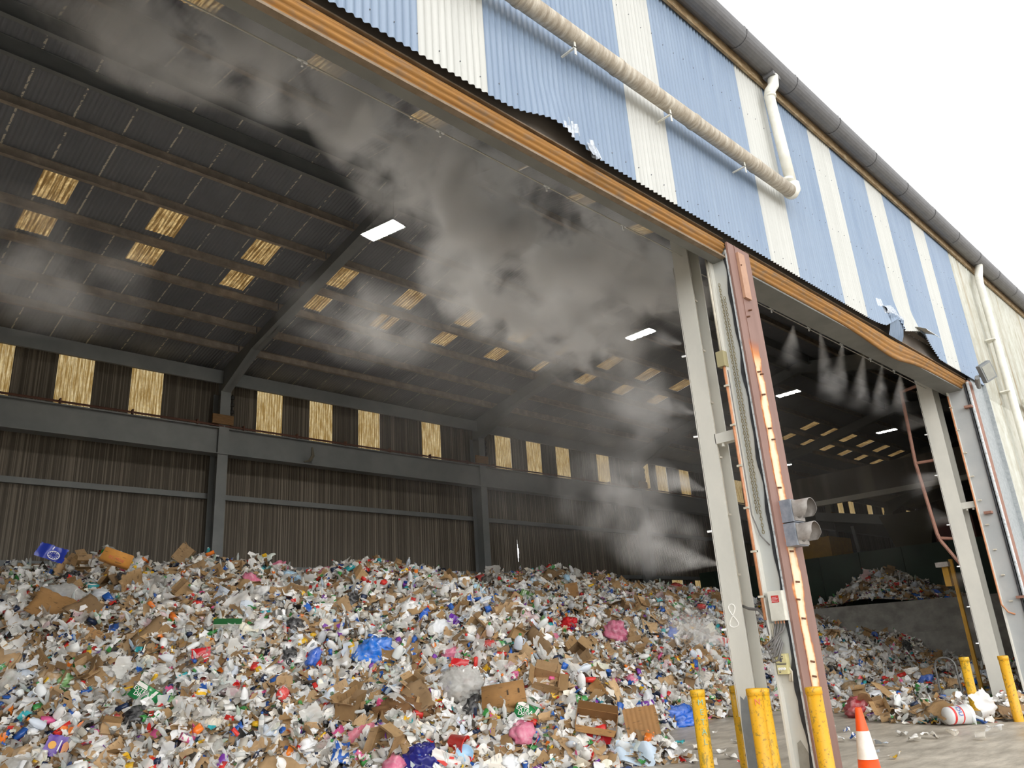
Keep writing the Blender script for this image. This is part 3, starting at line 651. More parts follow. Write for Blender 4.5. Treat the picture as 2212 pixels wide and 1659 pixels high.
# traffic signal on the guide plate -----------------------------------------------
tl = empty('traffic_signal', 'weathered grey two lamp traffic signal with round visors on the rusty door post', 'traffic signal')
q0, q1 = on(1, 4.2, 1690, 1084), on(1, 4.2, 1712, 1182)
x0 = q0[0]+.0; zt, zb = q0[2]+.02, q1[2]-.0; hh = (zt-zb)/2
for k in range(2):
    z1 = zt-k*hh; zc = z1-hh/2
    b = MB(); b.box(x0-.02, x0+.26, 4.10, 4.235, z1-hh+.008, z1-.004); hs = b.build('lamp_housing', M('blue grey weathered plastic', '6F7782', '8C919A', 10, rough=.5), tl)
    b = MB(); b.box(x0+.012, x0+.258, 4.085, 4.102, z1-hh+.02, z1-.016); b.build('door_face', mGreyPl, tl)
    b = MB(); cxx = x0+.12; R = .128; n_ = 28; b2_ = len(b.v)
    ths = np.linspace(-PI*.70, PI*.70+0, n_)+PI/2
    rings = [(4.09, R), (3.99, R), (3.915, R)]
    V = []; F = []
    for rr in (1., .95):
        for y, r in rings:
            for t in ths:
                yy = y
                if y < 3.96: yy = y+.07*max(0, -math.sin(t))*1.2
                V.append((cxx+r*rr*math.cos(t), yy, zc+r*rr*math.sin(t)))
    m = len(rings)*n_
    for s in range(2):
        for i in range(2):
            for j in range(n_-1): F.append((s*m+i*n_+j, s*m+i*n_+j+1, s*m+(i+1)*n_+j+1, s*m+(i+1)*n_+j))
    for j in range(n_-1): F.append((2*n_+j, 2*n_+j+1, m+2*n_+j+1, m+2*n_+j))
    link('visor', arr_mesh('visor', V, F, mGreyPl, smooth=True), tl)
    b = MB(); b.lathe([(0, 0), (.06, .006), (.09, .0)], 20); b.v = [(cxx+x, 4.085-z*2, zc+y) for x, y, z in b.v]; b.build('lens', M('dusty lens', '5A5550', rough=.3), tl)

# bollards --------------------------------------------------------------------------
def bollard(x, y, h, lab, mat=mBoll, r=.078, lean=(0, 0), word=None, wmat=None):
    t = empty('bollard', lab, 'bollard', 'yellow steel bollards', loc=(x, y, 0)); t.rotation_euler = (lean[0], lean[1], 0)
    b = MB(); b.lathe([(r, 0), (r, h-.07), (r, h-.07)], 24); b.build('post', mat, t, smooth=True)
    b = MB(); b.lathe([(r+.0, h-.07), (r+.006, h-.066), (r+.006, h-.008), (r, h), (0, h+.006)], 24); b.build('cap', mat, t, smooth=True)
    if word:
        for k, ch in enumerate(word):
            an = math.atan2(-y, -x)+.25
            text(ch, .085, ((r+.004)*math.cos(an), (r+.004)*math.sin(an), h-.13-.1*k), (PI/2, 0, an+PI/2), wmat, t, extrude=.001)
mTeal = M('faded teal paint', '8FB59A', rough=.6); mPink = M('faded red paint', 'D8714A', rough=.6)
bollard(7.99, 5.29, 1.13, 'yellow bollard with faded green letters, nearest the heap', word='METAL', wmat=mTeal)
bollard(8.98, 5.39, 1.10, 'dirty yellow bollard half hidden behind the chalked column')
bollard(8.05, 4.62, 1.13, 'yellow bollard with faded red marks in front of the chalked column', mat=mBollFresh, word='N', wmat=mPink)
bollard(8.15, 4.58, 1.12, 'leaning scuffed yellow bollard tucked behind the red marked one', lean=(-.03, .04))
bollard(8.05, 3.95, 1.135, 'yellow bollard in front of the rusty guide plate', mat=mBollFresh)
bollard(15.88, 4.9, 1.04, 'scuffed yellow bollard behind the white pail')
bollard(15.84, 4.27, 1.04, 'clean yellow bollard in front of the far column', mat=mBollFresh)

# traffic cone -------------------------------------------------------------------------
tc = empty('traffic_cone', 'orange traffic cone with one white band on the concrete', 'cone', loc=(8.53, 3.74, 0))
def cr(z): return .032+.115*(.9-z)/.86
b = MB(); b.lathe([(cr(.04), .04), (cr(.42), .42), (cr(.42), .42)], 28); b.build('cone_base', mOrange, tc, smooth=True)
b = MB(); b.lathe([(cr(.42)+.002, .42), (cr(.68)+.002, .68)], 28); b.build('reflective_band', mConeW, tc, smooth=True, label='white reflective band')
b = MB(); b.lathe([(cr(.68), .68), (cr(.9), .895), (.026, .9), (.02, .86)], 28); b.build('cone_tip', mOrange, tc, smooth=True)
b = MB(); b.box(-.19, .19, -.19, .19, 0, .045); b.build('base_plate', mBlackPl, tc)

# bent pipe frame, hoop and posts by the far column --------------------------------------
def P18(px, py, x=18.05): return on(0, x, px, py)
b = MB(); 
pf = empty('pipe_frame', 'bent rust pink pipe guard welded to the far column', 'pipe guard')
b.tube([P18(1990, 830), P18(1946, 847)], .035, 8); b.build('top_arm', mRustBar, pf)
b = MB(); b.tube([P18(1946, 845), P18(1977, 998), P18(2024, 1152), P18(2032, 1168), P18(2088, 1234)], .037, 8); b.build('upright', mRustBar, pf)
b = MB(); b.tube([P18(1977, 1001), P18(2034, 991)], .032, 8); b.build('brace', mRustBar, pf)
b = MB(); b.tube([P18(2026, 1162), P18(2076, 1164)], .032, 8); b.build('brace', mRustBar, pf)
t = empty('guard_post', 'thin yellow guard post behind the far column', 'post')
b = MB(); b.box(18.55, 18.62, 5.5, 5.57, 0, 2.9); b.build('post', mYellowDk, t); b = MB(); b.box(18.5, 18.65, 5.6, 5.72, 2.35, 2.75); b.build('yellow_head', mYellowDk, t); b = MB(); b.box(18.4, 18.7, 5.55, 5.8, 2.75, 2.85); b.build('cap_plate', mGreyPl, t)
b = MB(); hp = [(18.2, 6.2, 0)]+[(18.2, 6.2-.2+.2*math.cos(a), .78+.17*math.sin(a)) for a in np.linspace(0, PI, 9)]+[(18.2, 5.8, 0)]
b.tube(hp, .022, 8); b.build('hoop_rail', M('grey tube', '6C6C6A', rough=.4, metal=.4), label='grey tubular hoop rail beside the far column', category='rail')
t = empty('ramp_plate', 'low black slatted ramp behind the far bollards', 'ramp'); b = MB(); b.box(17.35, 18.35, 5.3, 6.6, 0, .06); b.build('base', mBlackPl, t)
for k in range(9):
    b = MB(); b.box(17.35, 18.35, 5.32+.14*k, 5.41+.14*k, .06, .12); b.build('slat', mBlackPl, t)

# the far end of the shed: bunker walls, green wall, plant -----------------------------------
b = MB(); b.box(27.4, 27.75, 7.0, 13.6, 0, 2.33); b.build('bunker_wall', mConcreteW, label='stained grey concrete bunker wall in the second bay', category='wall', kind='thing')
b = MB(); b.box(27.1, 27.39, 7.0, 13.6, 0, 1.37); b.build('bunker_step', mConcreteW, label='lower concrete step in front of the bunker wall', category='wall', kind='thing')
b = MB(); b.box(31.0, 31.2, 5.5, 19.6, 0, 4.35)
for y in np.arange(6, 19.5, 1.6): b.box(30.93, 31.0, y, y+.08, 0, 4.35)
b.build('push_wall', mGreenWall, label='dark green steel push wall behind the far litter', category='wall', kind='thing')
b = MB(); b.box(27.4, 30.9, 19.5, 19.56, 0, 3.62); b.build('push_wall', mGreenWall, label='dark green steel sheet at the heap end of the back wall', category='wall', kind='thing')
b = MB(); b.box(36.3, 36.5, 4.9, 19.6, 7.15, 7.38); b.build('cross_beam', mSteel, label='grey cross beam spanning the far end of the shed', category='beam', kind='thing')
b = MB(); b.box(36.36, 36.44, 4.9, 19.6, 7.38, 8.6); b.build('dark_screen', mWallIn, label='dark screen hanging above the far cross beam', category='screen')
yh = empty('hopper', 'yellow hopper box above the green push wall', 'hopper')
b = MB(); b.box(33.0, 35.2, 14.3, 15.9, 4.0, 5.35); b.build('hopper_body', mYellowDk, yh); b = MB(); b.box(33., 33.3, 15.6, 16.1, 0, 4.0); b.build('chute', mYellowDk, yh)
cv = empty('conveyor', 'dark inclined conveyor with trestles behind the green push wall', 'conveyor')
b = MB(); b.prism([(37, 9, 5.0), (37, 16.5, 6.6), (37, 16.5, 7.0), (37, 9, 5.5)], (1.0, 0, 0)); b.build('belt_frame', mSteelDark, cv)
for y, z in ((9.5, 5.1), (12, 5.6), (14.5, 6.1)):
    b = MB(); b.prism([(37.2, y, 0), (37.2, y+.14, 0), (37.2, y+.5, z), (37.2, y+.36, z)], (.14, 0, 0)); b.build('leg', mSteelDark, cv)
b = MB(); b.prism([(36, 11.4, 4.3), (36, 12.6, 4.3), (36, 13.2, 6.2), (36, 10.9, 6.2)], (1.4, 0, 0)); b.build('feed_hopper', M('dark olive paint', '4A4530', rough=.6), cv)
wr = empty('walkway', 'dark walkway with a handrail at the far end of the shed', 'walkway')
b = MB(); b.box(40, 48, 11.2, 12.2, 4.9, 5.0); b.build('deck', mSteelDark, wr)
for z in (5.5, 6.0):
    b = MB(); b.tube([(40, 11.2, z), (48, 11.2, z)], .03, 6); b.build('rail', mSteelDark, wr)
for q in np.arange(40, 48.1, 1.0):
    b = MB(); b.tube([(q, 11.2, 5), (q, 11.2, 6)], .025, 6); b.build('rail_post', mSteelDark, wr)
b = MB(); b.box(32.5, 37, 8.6, 10.0, 3.2, 5.3); b.build('skip_bin', mMaroon, label='dark red skip bin beyond the far column', category='bin')

# lamps, misting line --------------------------------------------------------------------
n = NT('lamp diffuser'); em = n.n('ShaderNodeEmission'); em.inputs[0].default_value = (1, .96, .88, 1); em.inputs[1].default_value = 430; n.l(em.outputs[0], n.out.inputs[0]); mLamp = n.m
def lamp_mat(e):
    m_ = mLamp.copy(); m_.node_tree.nodes['Emission'].inputs[1].default_value = e; return m_
mLamps = [lamp_mat(e) for e in (400, 110, 22, 18, 22)]
for k, (lx, ly, lz, rz) in enumerate(((8.32, 11.62, 10.0, .2), (17.48, 11.9, 10.0, 0), (26.95, 12.16, 10.0, 0), (36.72, 12.3, 10.0, 0))):
    t = empty('high_bay_lamp', f'lit rectangular high bay lamp under the ridge, {names[k]} along the shed', 'lamp', 'high bay lamps', loc=(lx, ly, lz)); t.rotation_euler = (0, 0, rz)
    b = MB(); b.box(-.2, .2, -.46, .46, .02, .08); b.build('housing', mSteelDark, t)
    for i in range(2):
        for j in range(4):
            b = MB(); b.box(-.15+.17*i, -.03+.17*i, -.43+.225*j, -.265+.225*j, 0, .02); b.build('led_module', mLamps[k], t)
    b = MB(); b.tube([(0, -.3, .08), (0, -.3, .75)], .008, 6); b.tube([(0, .3, .08), (0, .3, .75)], .008, 6); b.build('hanger', mSteelDark, t)
t = empty('high_bay_lamp', 'small round bright lamp seen just past the rusty post', 'lamp', loc=(34.47, 16.18, 9.0))
b = MB(); b.lathe([(.16, .0), (.18, .08), (.05, .2), (.0, .3)], 16); b.build('housing', mSteelDark, t); b = MB(); b.lathe([(0, -.01), (.155, 0)], 16); b.build('led_module', mLamps[4], t); b = MB(); b.tube([(0, 0, .25), (0, 0, 1.4)], .01, 6); b.build('hanger', mSteelDark, t)
mPipeW = M('pale misting hose', 'B9B6AE', rough=.4)
for lab, pts, noz in (('thin pale misting line along the first doorway header', [(-3, 4.95, 6.62), (8.5, 4.95, 6.62)], (1.2, 2.72, 4.25, 5.8, 7.2)),
                      ('thin pale misting line along the second doorway header', [(8.8, 5.02, 6.55), (18.0, 5.02, 6.5)], (9.9, 11.1, 12.4, 13.7, 15.0, 16.2, 17.4))):
    t = empty('misting_line', lab, 'misting line'); b = MB(); b.tube(pts, .008, 6); b.build('hose', mPipeW, t)
    for q in noz:
        b = MB(); b.tube([(q-.05, pts[0][1], pts[0][2]), (q+.05, pts[0][1], pts[0][2])], .013, 6); b.tube([(q, pts[0][1], pts[0][2]), (q, pts[0][1], pts[0][2]-.06)], .012, 6); b.build('nozzle', mWhitePlain, t)
for lab, xx_, yy_, zs_ in (('white misting nozzles up the near flange edge of the chalked column', 8.49, 5.105, (1.75, 2.9, 4.1, 5.2)), ('white misting nozzles up the edge of the far column', 17.99, 5.21, (1.2, 1.9, 2.7, 3.55, 4.6, 5.5))):
    t = empty('misting_line', lab, 'misting line'); b = MB(); b.tube([(xx_, yy_, .8), (xx_, yy_, 6.5)], .006, 5); b.build('hose', mPipeW, t)
    for z in zs_:
        b = MB(); b.tube([(xx_, yy_, z), (xx_-.03, yy_+.05, z)], .014, 6); b.build('nozzle', mWhitePlain, t)
# ------------------------------------------------------------------ the heap
def T(x): return np.interp(x, [-10, -4, 0, 3.5, 7, 9, 10.3, 11, 12.2, 13.5, 15.3, 17.4, 20, 24, 27.2, 28], [18., 16.5, 14.3, 12.2, 9.7, 8.0, 7.1, 7.6, 8.9, 9.7, 10., 9.4, 8.6, 7.9, 7.4, 7.4])
def HC(x): return np.interp(x, [-10, 4, 9, 18, 22, 25, 27.2, 31], [4.15, 3.98, 3.76, 3.72, 3.5, 3.0, 2.65, 2.3])
def LL(x): return np.interp(x, [-10, 0, 10, 18, 24, 28], [7, 7.2, 8.8, 8.2, 9, 10])
def XT(y): return np.interp(y, [3.9, 4.2, 4.8, 5.8, 6.6, 7.9, 9, 9.8], [17.2, 15.9, 15.1, 15.0, 15.4, 16.8, 17.9, 18.6])
_ph = rng.uniform(0, 6.28, (14, 3)); _k = rng.uniform(-1, 1, (14, 2)); _k /= np.linalg.norm(_k, axis=1)[:, None]
_fr = np.array([.7, .9, 1.1, 1.4, 1.8, 2.2, 2.7, 3.3, 4, 5, 6.2, 7.5, 9, 11.]); _am = .115/_fr**.65
def bump_noise(x, y):
    s = 0
    for (a, b, c), (kx, ky), f_, am in zip(_ph, _k, _fr, _am): s = s+am*np.sin((kx*x+ky*y)*f_*1.3+a)*np.cos((ky*x-kx*y)*f_+b)
    return s
def heap(x, y, noise=True):
    x = np.asarray(x, float); y = np.asarray(y, float)
    u = np.clip((y-T(x))/LL(x), 0, 1); h = HC(x)*(1-(1-u)**1.6)
    if noise: h = h+bump_noise(x, y)*np.clip(h/.5, 0, 1)
    h2 = np.clip(.12*(x-XT(y)), 0, .42)*np.clip((y-4.05)/.4, 0, 1)*np.clip((9.8-y)/.6, 0, 1)
    h2 = h2*np.where((y < 5.0) & (x > 17.7), 0, 1)*np.where((x > 17.1) & (x < 18.7) & (y > 4.9) & (y < 6.9), 0, 1)
    h = np.maximum(h, h2*(1+.6*bump_noise(x, y)))
    sh = np.where((x > 27.7) & (x < 31), 2.28+1.15*np.exp(-((y-11.2)/1.5)**2)*np.clip((x-27.6)/1.3, 0, 1)**.7, 0)
    sh = np.where((y > 8.2) & (y < 14.5), sh, 0)
    return np.where(x > 27.7, sh, np.where(x > 27.05, np.where((y > 7) & (y < 13.6), np.maximum(h, 0), h), h))
gx, gy = np.arange(-6, 27.06, .16), np.arange(3.9, 19.85, .16)
GX, GY = np.meshgrid(gx, gy); GZ = heap(GX, GY)-.03
idx = np.arange(GX.size).reshape(GX.shape)
F = np.stack([idx[:-1, :-1], idx[:-1, 1:], idx[1:, 1:], idx[1:, :-1]], -1).reshape(-1, 4)
V = np.stack([GX.ravel(), GY.ravel(), GZ.ravel()], 1)
F = F[(V[F][:, :, 2].max(1) > -.02)]
hm = arr_mesh('recycling_heap', V, F, mHeap, smooth=True)
link('recycling_heap', hm, kind='stuff', label='core of the great heap of mixed recycling filling the shed')
gx, gy = np.arange(27.76, 31., .16), np.arange(8.2, 14.5, .16); GX, GY = np.meshgrid(gx, gy); GZ = heap(GX, GY)-.03
idx = np.arange(GX.size).reshape(GX.shape); F = np.stack([idx[:-1, :-1], idx[:-1, 1:], idx[1:, 1:], idx[1:, :-1]], -1).reshape(-1, 4)
link('litter_bank', arr_mesh('litter_bank', np.stack([GX.ravel(), GY.ravel(), GZ.ravel()], 1), F, mHeap, smooth=True), kind='stuff', label='bank of mixed litter on top of the bunker wall')
def normal(x, y):
    e = .12; dx = (heap(x+e, y)-heap(x-e, y))/(2*e); dy = (heap(x, y+e)-heap(x, y-e))/(2*e)
    dx = np.clip(dx, -1.5, 1.5); dy = np.clip(dy, -1.5, 1.5)
    n = np.stack([-dx, -dy, np.ones_like(dx)], -1); return n/np.linalg.norm(n, axis=-1, keepdims=True)
def hit(px, py):
    "where the sight line of a photo point meets the heap"
    d = ray(px, py); d = d/np.linalg.norm(d); t = np.arange(5, 45, .02); P = EYE+d*t[:, None]
    hz = np.maximum(heap(P[:, 0], P[:, 1], False), 0); k = np.argmax((P[:, 2] < hz) & (P[:, 1] < 19.9)); return P[k] if k else EYE+d*14

HERO = [(318, 1506, 70, 46), (1143, 1545, 70, 46), (128, 1614, 60, 46), (808, 1417, 48, 36), (112, 1196, 60, 34), (250, 1210, 62, 34), (122, 1320, 112, 70), (187, 1378, 50, 42), (434, 1418, 40, 38), (992, 1441, 42, 36), (1092, 1516, 94, 44),
        (1288, 1572, 92, 60), (1382, 1566, 76, 62), (1193, 1553, 50, 34), (1292, 1597, 50, 26), (1372, 1632, 86, 40), (908, 1645, 42, 36), (962, 1645, 64, 40), (788, 1598, 54, 50), (826, 1536, 32, 38), (872, 1545, 60, 40), (972, 1606, 40, 40), (1003, 1630, 34, 34),
        (1140, 1350, 30, 26), (980, 1342, 30, 24), (1141, 1289, 38, 22), (1228, 1358, 24, 22), (1328, 1370, 26, 26), (1466, 1556, 44, 30), (1558, 1392, 40, 34), (604, 1345, 32, 50), (350, 1573, 60, 24), (488, 1372, 62, 46), (995, 1480, 56, 46), (140, 1290, 50, 24), (1285, 1500, 46, 42), (1235, 1278, 32, 34), (1176, 1268, 40, 28), (1115, 1576, 30, 20), (2090, 1550, 70, 46)]
def clear_of_heroes(px, py):
    ok = np.ones(len(px), bool)
    for hx, hy, hw, hh in HERO: ok &= ~((np.abs(px-hx) < hw*.5+4) & (py > hy-hh*.5) & (py < hy+hh*.5+14))
    return ok
def sample(nw, kind='all'):
    "points on the visible heap surface, some on the far bank and in the spill"
    out = np.zeros((0, 3))
    while len(out) < nw:
        n_ = nw*3
        r = rng.random(n_); x = np.where(r < .93, rng.uniform(-1.5, 27.0, n_), rng.uniform(27.8, 30.9, n_)); y = rng.uniform(4.2, 19.75, n_)
        z = heap(x, y); ok = z > .012
        px, py, zc = proj(np.stack([x, y, z], 1)); ok &= (px > -160) & (px < W+160) & (py < H+140) & (zc > 2)
        if kind == 'all': ok &= clear_of_heroes(px, py)
        # nearer slopes carry most of what shows; thin out what foreshortening hides
        nn = normal(x, y); v = EYE-np.stack([x, y, z], 1); v /= np.linalg.norm(v, axis=1)[:, None]
        fc = np.clip((nn*v).sum(1), .12, 1); ok &= rng.random(n_) < fc
        ok &= ~((x > 27.05) & (x < 27.8))
        ok &= ~((abs(x-8.65) < .4) & (abs(y-5) < .4)) & ~((abs(x-18.2) < .45) & (abs(y-5) < .4))
        out = np.vstack([out, np.stack([x, y, z], 1)[ok]])
    return out[:nw]

# ---------------- piece shapes
def sheet(w, l, nx, ny, amp, fold=0., ragged=.0, r=None, thick=0.):
    r = r or np.random.default_rng(1)
    u, v = np.meshgrid(np.linspace(-.5, .5, nx), np.linspace(-.5, .5, ny)); X = u*w; Y = v*l; Z = np.zeros_like(X)
    for k in range(5):
        a = r.uniform(0, 6.28); f_ = r.uniform(3, 11)/max(w, l); Z += amp/(k+1)**.5*np.sin((X*math.cos(a)+Y*math.sin(a))*f_+r.uniform(0, 6.28))
    if fold:
        c = r.uniform(-.2, .2)*w; s = np.maximum(X-c, 0); Z += s*math.sin(fold); X = np.where(X > c, c+s*math.cos(fold), X)
    if ragged:
        e = (abs(u) > .49) | (abs(v) > .49); X = X+np.where(e, r.normal(0, ragged*w, X.shape), 0); Y = Y+np.where(e, r.normal(0, ragged*l, X.shape), 0)
    V = np.stack([X.ravel(), Y.ravel(), Z.ravel()], 1); i = np.arange(nx*ny).reshape(ny, nx)
    F = np.stack([i[:-1, :-1], i[:-1, 1:], i[1:, 1:], i[1:, :-1]], -1).reshape(-1, 4)
    if thick:
        n0 = len(V); V2 = V-np.array([0, 0, thick]); ring = list(i[0, :])+list(i[1:, -1])+list(i[-1, -2::-1])+list(i[-2:0:-1, 0])
        S = [(ring[(k+1) % len(ring)], ring[k], ring[k]+n0, ring[(k+1) % len(ring)]+n0) for k in range(len(ring))]
        V = np.vstack([V, V2]); F = np.vstack([F, F[:, ::-1]+n0, S])
    return V, F
def boxmesh(w, l, h, crush=.0, r=None):
    V = np.array([(x, y, z) for x in (-w/2, w/2) for y in (-l/2, l/2) for z in (0, h)], float)
    if crush: V += r.normal(0, crush, V.shape)*np.array([w, l, h])
    return V, np.array([(0, 1, 3, 2), (4, 6, 7, 5), (0, 4, 5, 1), (2, 3, 7, 6), (0, 2, 6, 4), (1, 5, 7, 3)])
def lathe(prof, n, squash=1., bend=0., r=None, dent=0.):
    P = np.array(prof, float); th = np.linspace(0, 2*PI, n, endpoint=False)
    V = np.stack([P[:, :1]*np.cos(th), P[:, :1]*np.sin(th)*squash, np.repeat(P[:, 1:], n, 1)], -1)
    if dent: V[:, :, :2] *= (1+dent*r.normal(0, 1, V.shape[:2]))[..., None]
    V[:, :, 0] += bend*(P[:, 1:]**2)
    i = np.arange(len(P)*n).reshape(len(P), n); j = np.roll(i, -1, 1)
    F = np.stack([i[:-1], j[:-1], j[1:], i[1:]], -1).reshape(-1, 4); return V.reshape(-1, 3), F
def ico(sub, r, amp, squash=(1, 1, .6), f=3.):
    import bmesh
    bm = bmesh.new(); bmesh.ops.create_icosphere(bm, subdivisions=sub, radius=1); V = np.array([v.co[:] for v in bm.verts]); F = np.array([[v.index for v in f_.verts] for f_ in bm.faces]); bm.free()
    d = np.zeros(len(V))
    for k in range(9):
        a = r.normal(0, 1, 3); d += amp/(1+.35*k)*np.abs(np.sin(V@a*f*(1+.3*k)+r.uniform(0, 6.28)))
    return V*(1+d-amp*1.3)[:, None]*np.array(squash), F
BOT = [(0, 0), (.034, 0), (.037, .012), (.036, .06), (.033, .075), (.036, .09), (.036, .15), (.03, .185), (.015, .215), (.0135, .235), (0, .235)]
JUG = [(0, 0), (.058, 0), (.063, .015), (.063, .13), (.06, .155), (.045, .195), (.022, .225), (.019, .245), (0, .245)]
CAN = [(0, 0), (.026, .0), (.033, .01), (.033, .112), (.027, .122), (.026, .12), (0, .117)]
TUB = [(0, 0), (.045, 0), (.058, .09), (.062, .091), (.062, .098), (.056, .098), (.044, .004), (0, .004)]
def rmat(n_, tilt, r):
    "random spin about z, then random tilt"
    a = r.uniform(0, 2*PI, n_); t = np.abs(r.normal(0, tilt, n_)) if np.isscalar(tilt) else tilt; ax = r.uniform(0, 2*PI, n_); s = r.uniform(0, 2*PI, n_)
    def Rz(a):
        c, s_ = np.cos(a), np.sin(a); o = np.zeros_like(a); i = np.ones_like(a); return np.stack([np.stack([c, -s_, o], -1), np.stack([s_, c, o], -1), np.stack([o, o, i], -1)], -2)
    def Rx(a):
        c, s_ = np.cos(a), np.sin(a); o = np.zeros_like(a); i = np.ones_like(a); return np.stack([np.stack([i, o, o], -1), np.stack([o, c, -s_], -1), np.stack([o, s_, c], -1)], -2)
    return Rz(ax) @ Rx(t) @ Rz(s)
def align(nr):
    "rotation taking z to each normal"
    z = nr; x = np.cross(np.array([0, 1., 0]), z); x /= np.linalg.norm(x, axis=1)[:, None]; y = np.cross(z, x); return np.stack([x, y, z], -1)
def cols(pal, n_):
    c = np.array([lin(p) for p, w in pal]); w = np.array([w for p, w in pal], float); k = rng.choice(len(pal), n_, p=w/w.sum()); return np.minimum(c[k]*rng.uniform(.95, 1.3, (n_, 1)), .9), k

CARD = [('A5875F', 3), ('AE906A', 3), ('92744D', 2), ('846B4C', 1.5), ('BD9F78', 1)]
PAPER = [('E9E8E6', 5), ('DAD7D0', 3), ('CFC9BF', 2), ('E4DCCB', 1), ('C9D2DE', 1)]
PRINT = [('C9352F', 1.5), ('2F5FB0', 1.3), ('E3E1DC', 5), ('3F8A45', 1.0), ('E0B22C', .8), ('7A3C9E', .5), ('E27A2C', .7), ('D35C8E', .45), ('3AA0A8', .5), ('25304A', 1.3), ('B9B3A7', 3)]
FILM = [('D6D5D0', 4), ('C2C0BB', 3), ('E6E5E2', 3), ('B3AFA7', 2), ('C9D3CC', .6), ('D9B8BC', .4)]
BOTC = [('DCE0DF', 5), ('C9D0CE', 3), ('B9D3C0', .6), ('4E8A4C', .4), ('A9BFD4', .6)]
BAGC = [('E9E9E8', 4), ('D9DCE0', 2), ('1F1F22', 1.3), ('2C63C9', .9), ('C93C36', .8), ('9FC4DE', .5), ('C76A86', .5), ('6F9E5B', .5), ('A78B66', .8), ('5C5750', .8)]
GAPSHADE = [('4A443D', 3), ('2B2A29', 2), ('6A5F52', 3), ('7F7467', 2)]

def scatter_stuff(name, label, templates, n_, pal, mat, size, tilt=.55, off=(-.02, .05), smooth=False):
    P = sample(n_, 'stuff'); nr = normal(P[:, 0], P[:, 1]); A = align(nr); Rm = A @ rmat(n_, tilt, rng); sc = rng.uniform(*size, n_); c, _ = cols(pal, n_); o = rng.uniform(*off, n_)
    VV, FF, CC = [], [], []; base = 0; pick = rng.integers(0, len(templates), n_)
    for k, (V, F) in enumerate(templates):
        s = np.where(pick == k)[0]
        if not len(s): continue
        X = np.einsum('nij,vj->nvi', Rm[s], V)*sc[s, None, None]+P[s, None]+(nr[s]*o[s, None])[:, None]
        lowest = X[:, :, 2].min(1); X[:, :, 2] += np.maximum(.004-lowest, 0)[:, None]
        VV.append(X.reshape(-1, 3)); FF.append((F[None]+(np.arange(len(s))*len(V))[:, None, None]+base).reshape(-1, F.shape[1])); CC.append(np.repeat(c[s], len(V), 0)); base += len(s)*len(V)
    return link(name, arr_mesh(name, np.vstack(VV), np.vstack(FF), mat, np.vstack(CC), smooth), kind='stuff', label=label)
r1 = np.random.default_rng(5)
def sheets(k, w, l, amp, n_=4, fold=1., rag=.08): return [sheet(w*r1.uniform(.7, 1.3), l*r1.uniform(.7, 1.3), n_, n_, amp, r1.uniform(-fold, fold), rag, r1) for _ in range(k)]
scatter_stuff('cardboard_scraps', 'small brown cardboard scraps too many to count all over the heap', sheets(10, .2, .24, .014, 4, 1.2, .1), 7000, CARD, litter_mat('card', 'card', True), (.3, 1.0))
scatter_stuff('paper_scraps', 'small white and grey paper scraps all over the heap', sheets(10, .16, .2, .022, 4, 1.3, .1), 8500, PAPER, litter_mat('paper', 'gloss', True), (.3, 1.0), .6)
scatter_stuff('wrapper_scraps', 'small coloured wrapper scraps all over the heap', sheets(10, .12, .16, .022, 4, 1.2, .08), 6500, PRINT, litter_mat('gloss', 'gloss', True), (.3, .95), .6)
scatter_stuff('film_scraps', 'scraps of clear and grey plastic film all over the heap', sheets(8, .22, .26, .04, 6, 1., .08), 3200, FILM, litter_mat('film', 'film', True), (.45, 1.1), .6, (0, .07), True)
scatter_stuff('shade_scraps', 'dark crushed scraps standing in for shade between the litter of the heap', sheets(8, .16, .2, .03, 4, 1.2, .1), 3200, GAPSHADE, litter_mat('gloss', 'gloss', True), (.5, 1.2), .6, (-.04, .02))  # dark colours stand in for shadow in the gaps between pieces
lowb = [lathe(BOT[::2]+[BOT[-1]], 7, r1.uniform(.55, 1), r1.uniform(-2, 2), r1, .06) for _ in range(6)]
scatter_stuff('bottle_scraps', 'small crushed clear bottles between the litter of the heap', lowb, 1300, BOTC, litter_mat('clear', 'clear', True), (.65, 1.0), 1.5, (0, .05), True)
boxs = [boxmesh(r1.uniform(.06, .12), r1.uniform(.1, .2), r1.uniform(.03, .07), .06, r1) for _ in range(8)]
scatter_stuff('carton_scraps', 'small crushed printed cartons between the litter of the heap', boxs, 1500, PRINT, litter_mat('gloss', 'gloss', True), (.7, 1.3), .8, (-.02, .04))

